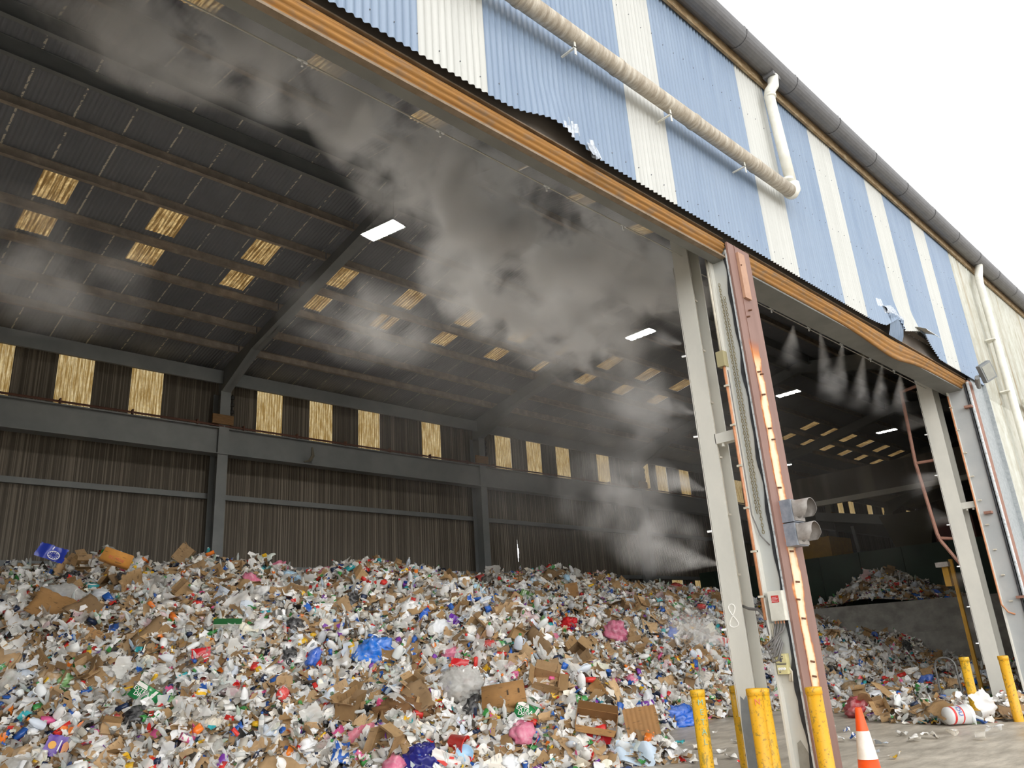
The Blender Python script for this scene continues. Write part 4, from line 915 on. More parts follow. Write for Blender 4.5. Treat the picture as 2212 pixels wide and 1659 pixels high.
# ---------------- single pieces of litter
ZONES = [(lambda x, y, z: x > 27.5, 'on top of the concrete bunker wall'),
         (lambda x, y, z: x > 14.5 and y < 9.2 and z < .7, 'in the spill by the white pail'),
         (lambda x, y, z: x > 19, 'on the shaded far flank past the rusty post'),
         (lambda x, y, z: z > 3.3, 'near the crest under the brown back wall'),
         (lambda x, y, z: z > 1.9, 'high on the heap'),
         (lambda x, y, z: x > 9.5, 'low on the heap near the lettered bollard'),
         (lambda x, y, z: True, 'low on the near slope of the heap')]
def zone(p): return next(t for f_, t in ZONES if f_(*p))
CN = {}
def cname(hexc):
    return CNAMES[hexc]
CNAMES = {'A5875F': 'brown', 'AE906A': 'tan', '92744D': 'mid brown', '846B4C': 'dark brown', 'BD9F78': 'light tan', 'E9E8E6': 'white', 'DAD7D0': 'off white', 'CFC9BF': 'greyish', 'E4DCCB': 'cream', 'C9D2DE': 'pale blue',
          'C9352F': 'red', '2F5FB0': 'blue', 'E3E1DC': 'white', '3F8A45': 'green', 'E0B22C': 'yellow', '7A3C9E': 'purple', 'E27A2C': 'orange', 'D35C8E': 'pink', '3AA0A8': 'teal', '25304A': 'navy', 'B9B3A7': 'grey',
          'D6D5D0': 'pale clear', 'C2C0BB': 'greyish clear', 'B3AFA7': 'dusty clear', 'E6E5E2': 'milky', 'C9D3CC': 'greenish clear', 'D9B8BC': 'pinkish clear', 'DCE0DF': 'clear', 'C9D0CE': 'dull clear', 'B9D3C0': 'pale green', '4E8A4C': 'green', 'A9BFD4': 'pale blue',
          'E9E9E8': 'white', 'D9DCE0': 'pale grey', '1F1F22': 'black', '2C63C9': 'blue', 'C93C36': 'red', '9FC4DE': 'light blue', 'C76A86': 'pink', '6F9E5B': 'green', 'A78B66': 'brown', '5C5750': 'dark grey'}
def proto_set(name, makers, mat, smooth=True):
    return [arr_mesh(name, *mk(), mat, smooth=smooth) for mk in makers]
r2 = np.random.default_rng(21)
PROTO = {}
def place(name, meshes, P, pal, tilt, size, cat, noun, off=(.0, .06), child=None, childpal=None, plural=None):
    n_ = len(P); nr = normal(P[:, 0], P[:, 1]); Rm = align(nr) @ rmat(n_, tilt, rng); sc = rng.uniform(*size, n_); c, k = cols(pal, n_); o = rng.uniform(*off, n_); pick = rng.integers(0, len(meshes), n_)
    roots = {}
    for i in range(n_):
        me = meshes[pick[i]]
        if me.name not in roots: ob = bpy.data.objects.new(name, me); roots[me.name] = ob
        else: ob = roots[me.name].copy()
        COL.objects.link(ob)
        M_ = Matrix([list(Rm[i][0]*sc[i])+[0], list(Rm[i][1]*sc[i])+[0], list(Rm[i][2]*sc[i])+[0], [0, 0, 0, 1]])
        p = P[i]+nr[i]*o[i]
        lowest = min((M_ @ Vector(cn)).z for cn in me_box(me))
        if p[2]+lowest < .003: p[2] = .003-lowest
        M_.translation = Vector(p); ob.matrix_world = M_
        ob.color = (*c[i], 1)
        cn = cname(pal[k[i]][0]); zt = zone(P[i])
        ob['label'] = f'{cn} {noun} {zt}'; ob['category'] = cat; ob['group'] = f'{cn} {plural or noun+"s"} {zt}'
        if child:
            for ci, (cname_, cmeshes, cpal) in enumerate(child):
                cm = cmeshes[pick[i] % len(cmeshes)]; ch = bpy.data.objects.new(cname_, cm); COL.objects.link(ch); ch.parent = ob
                cc, _ = cols(cpal, 1); ch.color = (*cc[0], 1)
_mb = {}
def me_box(me):
    if me.name not in _mb:
        a = np.zeros(len(me.vertices)*3, np.float32); me.vertices.foreach_get('co', a); a = a.reshape(-1, 3); lo, hi = a.min(0), a.max(0)
        _mb[me.name] = [(x, y, z) for x in (lo[0], hi[0]) for y in (lo[1], hi[1]) for z in (lo[2], hi[2])]
    return _mb[me.name]
CAPC = [('2F5FB0', 3), ('C9352F', 2), ('3F8A45', 1.5), ('E3E1DC', 2), ('E27A2C', .6), ('E0B22C', .6)]
capm = [arr_mesh('cap', *lathe([(0, .228), (.0165, .228), (.0165, .248), (0, .25)], 10), litter_mat('gloss', 'gloss'))]
labm = [arr_mesh('bottle_label', *lathe([(.0375, .082), (.0375, .15)], 12), litter_mat('print', 'print'))]
jcap = [arr_mesh('cap', *lathe([(0, .238), (.023, .238), (.023, .262), (0, .264)], 10), litter_mat('gloss', 'gloss'))]
bots = [arr_mesh('plastic_bottle', *lathe(BOT, 12, r2.uniform(.75, 1), 0, r2, .03), litter_mat('clear', 'clear'), smooth=True) for _ in range(5)]
place('plastic_bottle', bots, sample(290), BOTC, 1.45, (.8, 1.15), 'bottle', 'plastic bottle', (.02, .09), [('cap', capm, CAPC), ('bottle_label', labm, PRINT)])
def jug():
    V, F = lathe(JUG, 14, .85, 0, r2, .025)
    V[:, 0] *= 1.15
    b = MB(); b.tube([(.055, 0, .20), (.09, 0, .185), (.098, 0, .15), (.085, 0, .10), (.066, 0, .085)], .011, 7); T_ = np.array(b.v); n0 = len(V)
    F2 = np.array([f_ for f_ in b.f if len(f_) == 4])
    return np.vstack([V, T_]), np.vstack([F, F2+n0])
jugs = [arr_mesh('milk_jug', *jug(), litter_mat('jug', 'jug'), smooth=True) for _ in range(4)]
place('milk_jug', jugs, sample(190), [('E6E5E2', 4), ('DCE0DF', 3), ('C9D2DE', 2), ('D9DCE0', 2)], 1.4, (.85, 1.1), 'bottle', 'handled milk jug', (.03, .1), [('cap', jcap, CAPC)])
cans = [arr_mesh('drink_can', *lathe(CAN, 12, r2.uniform(.6, 1), r2.uniform(-2, 2), r2, .05), litter_mat('print', 'print'), smooth=True) for _ in range(4)]
place('drink_can', cans, sample(150), PRINT, 1.4, (.95, 1.15), 'can', 'crushed drink can', (.01, .06))
tubs = [arr_mesh('plastic_tub', *lathe(TUB, 16, r2.uniform(.7, 1), 0, r2, .015), litter_mat('gloss', 'gloss'), smooth=True) for _ in range(4)]
place('plastic_tub', tubs, sample(170), [('E3E1DC', 6), ('DCE0DF', 3), ('1F1F22', 1.4), ('C9352F', .5), ('2F5FB0', .6), ('E0B22C', .4)], 1.2, (.7, 1.1), 'tub', 'open plastic tub', (.01, .07))
ctn = [arr_mesh('product_carton', *boxmesh(r2.uniform(.12, .2), r2.uniform(.16, .28), r2.uniform(.035, .1), .05, r2), litter_mat('print', 'print')) for _ in range(8)]
place('product_carton', ctn, sample(290), PRINT, .8, (.5, 1.0), 'carton', 'printed carton', (-.01, .06))
cs = [arr_mesh('cardboard_sheet', *sheet(r2.uniform(.25, .5), r2.uniform(.3, .6), 9, 9, .012, r2.uniform(-1.1, 1.1), .03, r2, .006), litter_mat('card', 'card')) for _ in range(10)]
place('cardboard_sheet', cs, sample(300), CARD, .4, (.5, 1.25), 'cardboard', 'flattened cardboard sheet', (.0, .07))
pp = [arr_mesh('paper_sheet', *sheet(r2.uniform(.18, .26), r2.uniform(.24, .34), 8, 8, .02, r2.uniform(-1, 1), .02, r2), litter_mat('paper', 'paper')) for _ in range(8)]
place('paper_sheet', pp, sample(300), PAPER, .6, (.7, 1.25), 'paper', 'creased paper sheet', (.01, .08))
fm = [arr_mesh('plastic_film', *sheet(r2.uniform(.3, .5), r2.uniform(.35, .6), 14, 14, .045, r2.uniform(-.8, .8), .03, r2), litter_mat('film', 'film'), smooth=True) for _ in range(8)]
place('plastic_film', fm, sample(220), FILM, .5, (.5, .95), 'plastic film', 'crumpled plastic film', (.02, .1))
wr_ = [arr_mesh('food_wrapper', *sheet(r2.uniform(.14, .22), r2.uniform(.18, .28), 8, 8, .025, r2.uniform(-1, 1), .03, r2), litter_mat('print', 'print'), smooth=True) for _ in range(8)]
place('food_wrapper', wr_, sample(300), PRINT, .6, (.6, 1.2), 'wrapper', 'crumpled printed wrapper', (.01, .08))
bg = [arr_mesh('plastic_bag', *ico(3, r2, .62, (.15, .13, .075), 5.), litter_mat('bag', 'bag')) for _ in range(10)]
place('plastic_bag', bg, sample(150), BAGC, .5, (.35, .75), 'plastic bag', 'crumpled plastic bag', (.0, .05))
# open cardboard boxes with flaps
def open_box(w, l, h, t=.006):
    b = MB(); b.box(-w/2, w/2, -l/2, l/2, 0, t); b.box(-w/2, -w/2+t, -l/2, l/2, t, h); b.box(w/2-t, w/2, -l/2, l/2, t, h); b.box(-w/2+t, w/2-t, -l/2, -l/2+t, t, h); b.box(-w/2+t, w/2-t, l/2-t, l/2, t, h); return b
BX = []
for k in range(5):
    w, l, h = r2.uniform(.2, .34), r2.uniform(.28, .45), r2.uniform(.14, .26); m_ = litter_mat('card', 'card'); fl_ = []
    for s in (-1, 1):
        a = r2.uniform(.1, 1.3); f_ = MB(); x_ = s*w/2; f_.prism([(x_, -l/2, h), (x_, l/2, h), (x_+s*w*.45*math.sin(a), l/2-.01, h+w*.45*math.cos(a)), (x_+s*w*.45*math.sin(a), -l/2+.01, h+w*.45*math.cos(a))], (.004, 0, .003)); fl_.append(f_.mesh('flap', m_))
        f_ = MB(); a = r2.uniform(.1, 1.3); y_ = s*l/2; f_.prism([(-w/2, y_, h), (w/2, y_, h), (w/2-.01, y_+s*w*.45*math.sin(a), h+w*.45*math.cos(a)), (-w/2+.01, y_+s*w*.45*math.sin(a), h+w*.45*math.cos(a))], (0, .004, .003)); fl_.append(f_.mesh('flap', m_))
    BX.append((open_box(w, l, h).mesh('cardboard_box', m_), fl_))
for k in range(5):
    place('cardboard_box', [BX[k][0]], sample(14), CARD, .7, (.6, 1.05), 'box', 'open cardboard box', (-.08, .02), [('flap', [f_], CARD) for f_ in BX[k][1]], plural='open cardboard boxes')

# ---------------- pieces one can point to
def pose(px, py, up=None, tilt=.35, spin=0., lift=.06, toward=.55):
    "stand on the heap where the photo shows it, face turned part of the way from the slope to the yard"
    p = hit(px, py); nr = normal(p[:1], p[1:2])[0]; v = EYE-p; v /= np.linalg.norm(v); n_ = nr*(1-toward)+v*toward; n_ /= np.linalg.norm(n_)
    x = RT-n_*(RT@n_); x /= np.linalg.norm(x); y = np.cross(n_, x); c, s = math.cos(spin), math.sin(spin); x, y = c*x+s*y, -s*x+c*y
    m_ = Matrix.Identity(4)
    for i in range(3): m_[i][0] = x[i]; m_[i][1] = y[i]; m_[i][2] = n_[i]; m_[i][3] = p[i]+n_[i]*lift
    return m_
def depth_at(px, py): return proj(hit(px, py))[2]
def hero(name, px, py, wpx, hpx, kind, color, label, cat, spin=0., amp=.02, fold=0., toward=.55, lift=.09, seed=1, mat=None, thick=0., **k):
    s = depth_at(px, py)/FPX; w, l = wpx*s, hpx*s; r = np.random.default_rng(seed)
    if kind == 'sheet': V, F = sheet(w, l, 14, 14, amp, fold, .02, r, thick); sm = thick == 0
    elif kind == 'bag': V, F = ico(4, r, .28 if mat is Fm else .5, (w/2*1.12, l/2*1.12, min(w, l)*.45), 5.5); sm = False; lift = lift*.3
    elif kind == 'box': V, F = boxmesh(w, l, k.get('h', .12), .02, r); V[:, 2] -= k.get('h', .12)*.6; sm = False
    ob = link(name, arr_mesh(name, V, F, mat or litter_mat('card', 'card'), smooth=sm), label=label, category=cat)
    ob.color = (*lin(color), 1); ob.matrix_world = pose(px, py, spin=spin, lift=lift, toward=toward); return ob, w, l
G = litter_mat('gloss', 'gloss'); Bg = litter_mat('bag', 'bag'); Fm = litter_mat('film', 'film'); Cd = litter_mat('card', 'card'); Pr = litter_mat('print', 'print'); Foil = litter_mat('foil', 'foil')
plain = {}
def flat(c, rough=.45):
    if c not in plain: plain[c] = M('print '+c, c, rough=rough)
    return plain[c]
def patch(o, pts, z, c, name='printed_patch', lab=None):
    b = MB(); b.prism([(x, y, z) for x, y in pts], (0, 0, .002)); p = b.build(name, flat(c), o)
    if lab: p['label'] = lab
    return p
# green drink cartons
for (px, py, sp, lab, sd) in ((318, 1506, -.45, 'crushed green and white drink carton reading EXTRA DRY on the left of the heap', 3), (1143, 1545, -.38, 'green drink carton reading EXTRA DRY beside a white sack near the lettered bollard', 4)):
    o, w, l = hero('drink_carton', px, py, 64, 34, 'box', '2E8B4F', lab, 'carton', sp, h=.12, mat=G, seed=sd, lift=.12, toward=.75)
    zt = .12*.4+.012
    patch(o, [(-w*.46, l*.22), (-w*.05, l*.22), (-w*.1, l*.46), (-w*.46, l*.46)], zt-.006, 'E9E6DE'); patch(o, [(w*.1, -l*.45), (w*.2, -l*.45), (w*.32, l*.45), (w*.22, l*.45)], zt-.006, 'E9E6DE')
    text('EXTRA\nDRY', l*.36, (-w*.17, -l*.10, zt), (0, 0, 0), flat('F2F1EC'), o, extrude=.002, space=.75)
o, w, l = hero('snack_wrapper', 128, 1614, 56, 42, 'sheet', '5A2C9C', 'purple wrapper with a gold disc and a picture low on the left of the heap', 'wrapper', -.12, .008, mat=G, toward=.8)
b = MB(); b.lathe([(0, .022), (w*.14, .021), (w*.14, .016)], 20, (-w*.25, 0, 0)); b.build('gold_disc', flat('E8A93B'), o); patch(o, [(w*.12, -l*.3), (w*.3, -l*.34), (w*.36, l*.1), (w*.2, l*.28), (w*.1, l*.12)], .02, 'D9925A'); patch(o, [(-w*.03, -l*.25), (w*.02, -l*.25), (w*.04, l*.28), (-w*.01, l*.28)], .02, 'E9E3EE')
hero('plastic_bag', 808, 1417, 46, 34, 'bag', '1C74D8', 'bright blue crumpled plastic bag in the middle of the heap', 'plastic bag', .2, mat=Bg)
o, w, l = hero('printed_sack', 112, 1196, 58, 30, 'sheet', '2A3C9E', 'royal blue sack printed with a white spoked wheel on the crest', 'sack', -.25, .02, mat=G, toward=.8)
b = MB()
for k in range(12):
    a = 2*PI*k/12; b.prism([(w*.12+.02*math.cos(a), -l*.15+.02*math.sin(a), .03), (w*.12+w*.2*math.cos(a-.06), -l*.15+w*.2*math.sin(a-.06)*.7, .03), (w*.12+w*.2*math.cos(a+.06), -l*.15+w*.2*math.sin(a+.06)*.7, .03)], (0, 0, .003))
b.tube([(w*.12+w*.2*math.cos(a), -l*.15+w*.14*math.sin(a), .032) for a in np.linspace(0, 2*PI, 20)[:-1]], .006, 5, closed=True); b.build('printed_wheel', flat('E6E6EA'), o); patch(o, [(-w*.1, l*.2), (-w*.06, l*.2), (-w*.04, l*.42), (-w*.08, l*.42)], .028, 'E6E6EA'); patch(o, [(-w*.02, l*.2), (w*.02, l*.2), (w*.04, l*.42), (0, l*.42)], .028, 'E6E6EA')
o, w, l = hero('cardboard_box', 250, 1210, 60, 26, 'box', 'C98A3A', 'orange brown carton with red lettering lying on the crest', 'box', -.22, h=.2, toward=.8, lift=.12)
text('EC MAE', l*.36, (0, -l*.2, .2*.4+.014), (0, 0, 0), flat('C2562C'), o)
hero('cardboard_sheet', 122, 1320, 108, 62, 'sheet', 'A67D4C', 'largest torn brown cardboard sheet on the left of the heap', 'cardboard', -.25, .025, .3, thick=.006, seed=8, toward=.7)
o, w, l = hero('cardboard_sheet', 187, 1378, 48, 38, 'sheet', 'A87F50', 'rounded brown cardboard piece with a white sticker below the largest sheet', 'cardboard', -.1, .012, thick=.006, toward=.7, seed=9)
patch(o, [(-w*.5, l*.1), (-w*.2, l*.1), (-w*.2, l*.42), (-w*.5, l*.42)], .014, 'EDEAE0', 'sticker')
for px, py, lab, sp, txt in ((434, 1418, 'red drink carton with white lettering left of the middle', .2, 'ca-Cola'), (992, 1441, 'glossy red drink wrapper with white lettering right of the blue bag', -.15, 'Coca-Cola')):
    o, w, l = hero('drink_wrapper', px, py, 38, 32, 'sheet', 'C8242A', lab, 'wrapper', sp, .008, mat=G, toward=.8, seed=5)
    text(txt, l*.26, (0, 0, .02), (0, 0, .1), flat('F1ECE8'), o, shear=.35); patch(o, [(-w*.4, -l*.4), (-w*.3, -l*.44), (w*.42, -l*.2), (w*.36, -l*.14)], .017, 'F1ECE8')
o, w, l = hero('cardboard_box', 1092, 1516, 92, 46, 'box', 'A87D4B', 'large brown carton lying on its side behind the green drink carton', 'box', .12, h=.3, toward=.6, lift=.16)
patch(o, [(w*.08, -l*.1), (w*.12, -l*.1), (w*.12, l*.12), (w*.08, l*.12)], .3*.4+.006, '4A3828'); patch(o, [(w*.34, -l*.08), (w*.38, -l*.08), (w*.38, l*.14), (w*.34, l*.14)], .3*.4+.006, '4A3828')
# big opened box low on the right
p = pose(1288, 1572, spin=-.2, toward=.35, lift=.0); s = depth_at(1288, 1572)/FPX
ob_ = open_box(88*s, 40*s, 34*s).build('cardboard_box', Cd, None, label='big open brown box with a hand hole low by the lettered bollard', category='box'); ob_.color = (*lin('9C7244'), 1); ob_.matrix_world = p
b = MB(); b.prism([(-44*s, -20*s, 34*s), (44*s, -20*s, 34*s), (40*s, -38*s, 40*s), (-40*s, -38*s, 40*s)], (0, .004, .005)); f_ = b.build('flap', Cd, ob_); f_.color = (*lin('A87D4B'), 1)
b = MB(); b.prism([(-44*s, 20*s, 34*s), (44*s, 20*s, 34*s), (42*s, 26*s, 52*s), (-42*s, 26*s, 52*s)], (0, .004, .005)); f_ = b.build('flap', Cd, ob_); f_.color = (*lin('8A643A'), 1)
r3 = np.random.default_rng(2)
V, F = sheet(72*s, 60*s, 40, 6, .001, 0, .01, r3); V[:, 2] += .012*np.abs(np.sin(V[:, 0]/(72*s)*PI*7)); 
o = link('cardboard_sheet', arr_mesh('cardboard_sheet', V, F, Cd), label='pleated brown cardboard standing at the heap foot left of the lettered bollard', category='cardboard'); o.color = (*lin('A27849'), 1); o.matrix_world = pose(1382, 1566, spin=.15, toward=.8, lift=.22)
hero('plastic_sheet', 1193, 1553, 50, 22, 'sheet', '2F7BE0', 'bright blue plastic board below the green drink carton', 'board', -.55, .006, thick=.006, mat=G, toward=.7)
hero('paper_sheet', 1292, 1597, 56, 26, 'sheet', 'B8262C', 'dark red folded sheet in front of the big open box', 'paper', -.25, .015, .4, mat=G, toward=.5)
hero('plastic_bag', 1372, 1632, 86, 46, 'sheet', 'C3D6E8', 'pale blue plastic sheet spread at the heap foot', 'plastic bag', -.2, .05, mat=Bg, toward=.5, seed=7)
hero('plastic_bag', 908, 1650, 42, 36, 'bag', '2B2C7C', 'navy blue bag with creases at the bottom of the heap', 'plastic bag', .3, mat=G)
o, w, l = hero('printed_sack', 962, 1648, 64, 40, 'sheet', 'EDE6E0', 'white bag with red print beside the navy bag', 'sack', -.2, .035, mat=G, toward=.6, seed=12)
patch(o, [(-w*.4, -l*.1), (-w*.3, l*.1), (w*.1, -l*.2), (w*.05, -l*.35)], .04, 'D33A30'); patch(o, [(w*.1, l*.2), (w*.25, l*.24), (w*.26, l*.12), (w*.1, l*.08)], .04, 'D33A30'); patch(o, [(w*.3, -l*.1), (w*.4, 0), (w*.42, -l*.12)], .04, 'D33A30')
hero('plastic_film', 788, 1598, 60, 50, 'sheet', 'C96C7E', 'translucent pink film with a white tangle below the middle', 'plastic film', .3, .05, mat=Bg, toward=.6, seed=13)
hero('plastic_film', 826, 1536, 34, 38, 'sheet', 'C64A78', 'deep pink plastic sheet left of the crushed brown bag', 'plastic film', -.3, .03, mat=G, toward=.7, seed=14)
hero('paper_bag', 872, 1545, 62, 40, 'bag', '7A5734', 'crushed dark brown paper bag below the blue bag', 'paper bag', .1, mat=Cd, seed=15)
V, F = lathe([(0, 0), (.10, 0), (.13, .24), (.138, .24), (.138, .255), (.126, .255), (.096, .01), (0, .01)], 20, .8, 0, r3, .01)
o = link('bucket', arr_mesh('bucket', V, F, G, smooth=True), label='red plastic bucket lying on its side low on the heap', category='bucket'); o.color = (*lin('D2332C'), 1); o.matrix_world = pose(972, 1606, spin=1.2, toward=.3) @ Matrix.Rotation(1.35, 4, 'X')
V, F = lathe([(0, .0), (.12, .004), (.128, .014), (.13, 0), (0, -.004)], 24)
o = link('tub_lid', arr_mesh('tub_lid', V, F, G, smooth=True), label='light blue round lid below the red bucket', category='lid'); o.color = (*lin('9CC6E8'), 1); o.matrix_world = pose(1003, 1630, toward=.8)
hero('cardboard_sheet', 1140, 1350, 28, 24, 'sheet', '35B0AE', 'bright teal card high on the heap', 'cardboard', -.3, .008, thick=.005, mat=G, toward=.8)
o, w, l = hero('cardboard_sheet', 980, 1342, 28, 22, 'sheet', '6A2FA0', 'purple card with white print high on the heap', 'cardboard', -.5, .006, thick=.005, mat=G, toward=.8)
patch(o, [(-w*.3, -l*.3), (0, -l*.1), (-w*.1, l*.1), (-w*.35, 0)], .012, 'EDE6F2')
hero('cardboard_sheet', 1141, 1289, 38, 18, 'sheet', '4F7F34', 'green card strip near the crest', 'cardboard', -.45, .01, thick=.005, mat=G, toward=.7)
hero('plastic_bag', 1228, 1358, 24, 22, 'bag', 'C8252B', 'glossy red bag high on the right of the heap', 'plastic bag', .1, mat=G)
hero('plastic_bag', 1328, 1370, 26, 26, 'bag', 'CF6E8C', 'pink bag high on the right of the heap', 'plastic bag', .1, mat=Bg)
hero('plastic_bag', 1466, 1556, 44, 30, 'bag', '1C66D0', 'blue crumpled bag at the heap foot beside the lettered bollard', 'plastic bag', .1, mat=Bg, seed=19)
o, w, l = hero('printed_sheet', 1558, 1392, 40, 30, 'sheet', 'E9E2DE', 'white sheet with red rays against the chalked column', 'sheet', -.3, .01, mat=G, toward=.8)
for k in range(6):
    a = -.2+.34*k; patch(o, [(w*.3, -l*.4), (w*.3-w*.8*math.cos(a)-.01, -l*.4+l*.85*math.sin(a)+.02), (w*.3-w*.8*math.cos(a+.17), -l*.4+l*.85*math.sin(a+.17))], .02, 'D02B2B', 'red_ray')
hero('foil_sheet', 604, 1345, 30, 50, 'sheet', 'C9C7C2', 'crumpled silver foil sheet in the upper middle', 'foil', .2, .03, mat=Foil, toward=.8)
V, F = lathe([(0, 0), (.028, 0), (.028, .3), (0, .3)], 12); o = link('plastic_tube', arr_mesh('plastic_tube', V, F, G, smooth=True), label='dark green plastic tube low on the left of the heap', category='tube'); o.color = (*lin('1E7566'), 1); o.matrix_world = pose(350, 1573, spin=-1.4, toward=.3, lift=.12) @ Matrix.Rotation(-PI/2, 4, 'X')
p = pose(488, 1372, spin=.25, toward=.5, lift=.02); s = depth_at(488, 1372)/FPX
o = open_box(58*s, 30*s, 16*s).build('cardboard_box', G, None, label='white open tray box with a green side left of the middle', category='box'); o.color = (*lin('E4E0D6'), 1); o.matrix_world = p
b = MB(); b.prism([(-29*s, 15*s, 16*s), (29*s, 15*s, 16*s), (29*s, 20*s, 30*s), (-29*s, 20*s, 30*s)], (0, .004, .003)); f_ = b.build('flap', G, o, label='green flap'); f_.color = (*lin('2F7040'), 1)
hero('plastic_bag', 995, 1480, 56, 46, 'bag', 'CFCDC8', 'large pale clear inflated bag right of the middle', 'plastic bag', .1, mat=Fm, seed=22)
hero('plastic_bag', 140, 1290, 56, 34, 'bag', 'C9C9C6', 'clump of clear film above the largest cardboard sheet', 'plastic film', .1, mat=Fm, seed=23)
hero('cardboard_sheet', 1285, 1500, 46, 40, 'sheet', 'A27948', 'stiff brown cardboard panel leaning in the lower right of the heap', 'cardboard', .6, .006, .9, thick=.006, toward=.6, seed=25)
hero('cardboard_sheet', 1235, 1278, 30, 34, 'sheet', 'A57C4E', 'upright brown cardboard panel on the crest at the right', 'cardboard', .1, .006, .4, thick=.006, toward=.8, seed=26)
hero('poster_sheet', 1176, 1268, 40, 26, 'sheet', 'DFDAD4', 'printed poster board standing on the crest', 'poster', -.6, .006, thick=.004, mat=Pr, toward=.8, seed=27)
hero('plastic_bag', 1115, 1516+60, 30, 20, 'bag', 'E1E1E0', 'white knotted bag in front of the green drink carton', 'plastic bag', .4, mat=Bg, seed=28)
# the white pail in the spill, the red bag behind the cone
t = empty('paint_pail', 'large white pail with red bands lying in the spill by the far bollards', 'pail')
V, F = lathe([(0, 0), (.135, 0), (.15, .36), (.157, .36), (.157, .375), (.15, .375), (.15, .4), (.157, .4), (.157, .42), (.0, .425)], 28)
pm = Matrix.Translation((15.15, 4.98, .165)) @ Euler((0, PI/2, -.55)).to_matrix().to_4x4() @ Matrix.Translation((0, 0, -.2))
o = link('pail_body', arr_mesh('pail_body', V, F, mWhitePlain, smooth=True), t); o.matrix_local = pm
for z0, z1 in ((.04, .08), (.2, .225)):
    V, F = lathe([(.1365+.0417*z0, z0), (.1365+.0417*z1, z1)], 28); V[:, :2] *= 1.012; o = link('red_band', arr_mesh('red_band', V, F, flat('C8302C'), smooth=True), t); o.matrix_local = pm
text('DU', .11, pm @ Vector((-.07, -.136, .14)), (pm.to_euler().to_matrix() @ Euler((PI/2, 0, -.48)).to_matrix()).to_euler(), flat('2F4FA0'), t)
p = EYE+ray(1862, 1531)*0; p = on(2, .12, 1862, 1533)
V, F = ico(4, np.random.default_rng(31), .3, (.3, .2, .16), 3.); o = link('plastic_bag', arr_mesh('plastic_bag', V, F, Bg), label='dull red bag on the concrete behind the traffic cone', category='plastic bag'); o.color = (*lin('A8323A'), 1); o.location = (p[0], p[1], .11)
# loose bits on the concrete
loose = np.array([on(2, .0, x_, y_) for x_, y_ in ((1510, 1618), (1560, 1628), (1592, 1606), (1545, 1585), (1580, 1640), (1470, 1610), (1820, 1603), (1850, 1600), (1905, 1612), (1950, 1590), (1975, 1602), (2010, 1596), (1890, 1630), (1935, 1640), (2060, 1592), (2120, 1600), (1790, 1570), (1830, 1582), (2150, 1582), (1500, 1650), (1535, 1655), (1600, 1650))])
_n0 = normal
def normal(x, y): return np.tile(np.array([0, 0, 1.]), (len(x), 1))
_z0 = zone
def zone(p): return 'loose on the bare concrete' 
place('paper_sheet', pp, loose[::2], PAPER, .12, (.4, .8), 'paper', 'creased paper sheet', (.02, .03))
place('food_wrapper', wr_, loose[1::2], PRINT, .12, (.4, .9), 'wrapper', 'crumpled printed wrapper', (.02, .03))
normal = _n0; zone = _z0

# ------------------------------------------------------------------ mist
def mist_mat(name, dens, scale, lo, hi, stretch=(1, 1, 1), power=1.):
    n = NT(name); n.t.nodes.remove(n.b)
    v = n.n('ShaderNodeVolumePrincipled'); v.inputs['Color'].default_value = (.97, .97, .97, 1); v.inputs['Anisotropy'].default_value = .25
    tc = n.n('ShaderNodeTexCoord'); ln = n.n('ShaderNodeVectorMath', operation='LENGTH'); n.l(tc.outputs['Object'], ln.inputs[0])
    fall = n.ramp(ln.outputs['Value'], [(.15, 1.), (.97, 0.)])
    f1 = n.noise(n.wcoord(stretch), scale, 6, .6); f1.node.inputs['Distortion'].default_value = .35
    k = n.math('MULTIPLY', n.ramp(f1, [(lo, 0.), (hi, 1.)]), n.math('POWER', fall, power))
    n.l(n.math('MULTIPLY', k, dens), v.inputs['Density']); n.l(v.outputs[0], n.out.inputs['Volume']); return n.m
mMist = mist_mat('drifting water mist', 8.0, 1.25, .46, .66, (1, 1, 1.1), .9)
mMistLow = mist_mat('low water mist', 1.7, 1.25, .46, .66, (1, 1, 1.1), .9)
mMistThin = mist_mat('thin water mist', .16, .5, .40, .70)
def jet_mat(name, dens):
    n = NT(name); n.t.nodes.remove(n.b)
    v = n.n('ShaderNodeVolumePrincipled'); v.inputs['Color'].default_value = (.97, .97, .97, 1); v.inputs['Anisotropy'].default_value = .25
    tc = n.n('ShaderNodeTexCoord'); X, Y, Z = n.sep(tc.outputs['Object'])
    nz = n.noise(n.wcoord((1, 1, 1)), 2.6, 4, .6); wob = n.math('MULTIPLY', n.math('SUBTRACT', n.noise(n.wcoord((1, 1, 1)), 1.3, 2), .5), .5)
    Zs = n.math('ADD', Z, n.math('MULTIPLY', wob, X))
    r = n.math('SQRT', n.math('ADD', n.math('MULTIPLY', Y, Y), n.math('MULTIPLY', Zs, Zs)))
    rad = n.math('MULTIPLY_ADD', X, .8, .10)
    k = n.math('MAXIMUM', n.math('SUBTRACT', 1., n.math('DIVIDE', r, rad)), 0.)
    fade = n.math('MAXIMUM', n.math('SUBTRACT', 1., X), 0.)
    k = n.math('MULTIPLY', k, n.math('DIVIDE', fade, n.math('ADD', X, .22)))
    k = n.math('MULTIPLY', k, n.ramp(nz, [(.36, .12), (.62, 1.)]))
    n.l(n.math('MULTIPLY', k, dens), v.inputs['Density']); n.l(v.outputs[0], n.out.inputs['Volume']); return n.m
mJet = jet_mat('fine spray jet', 7.5)
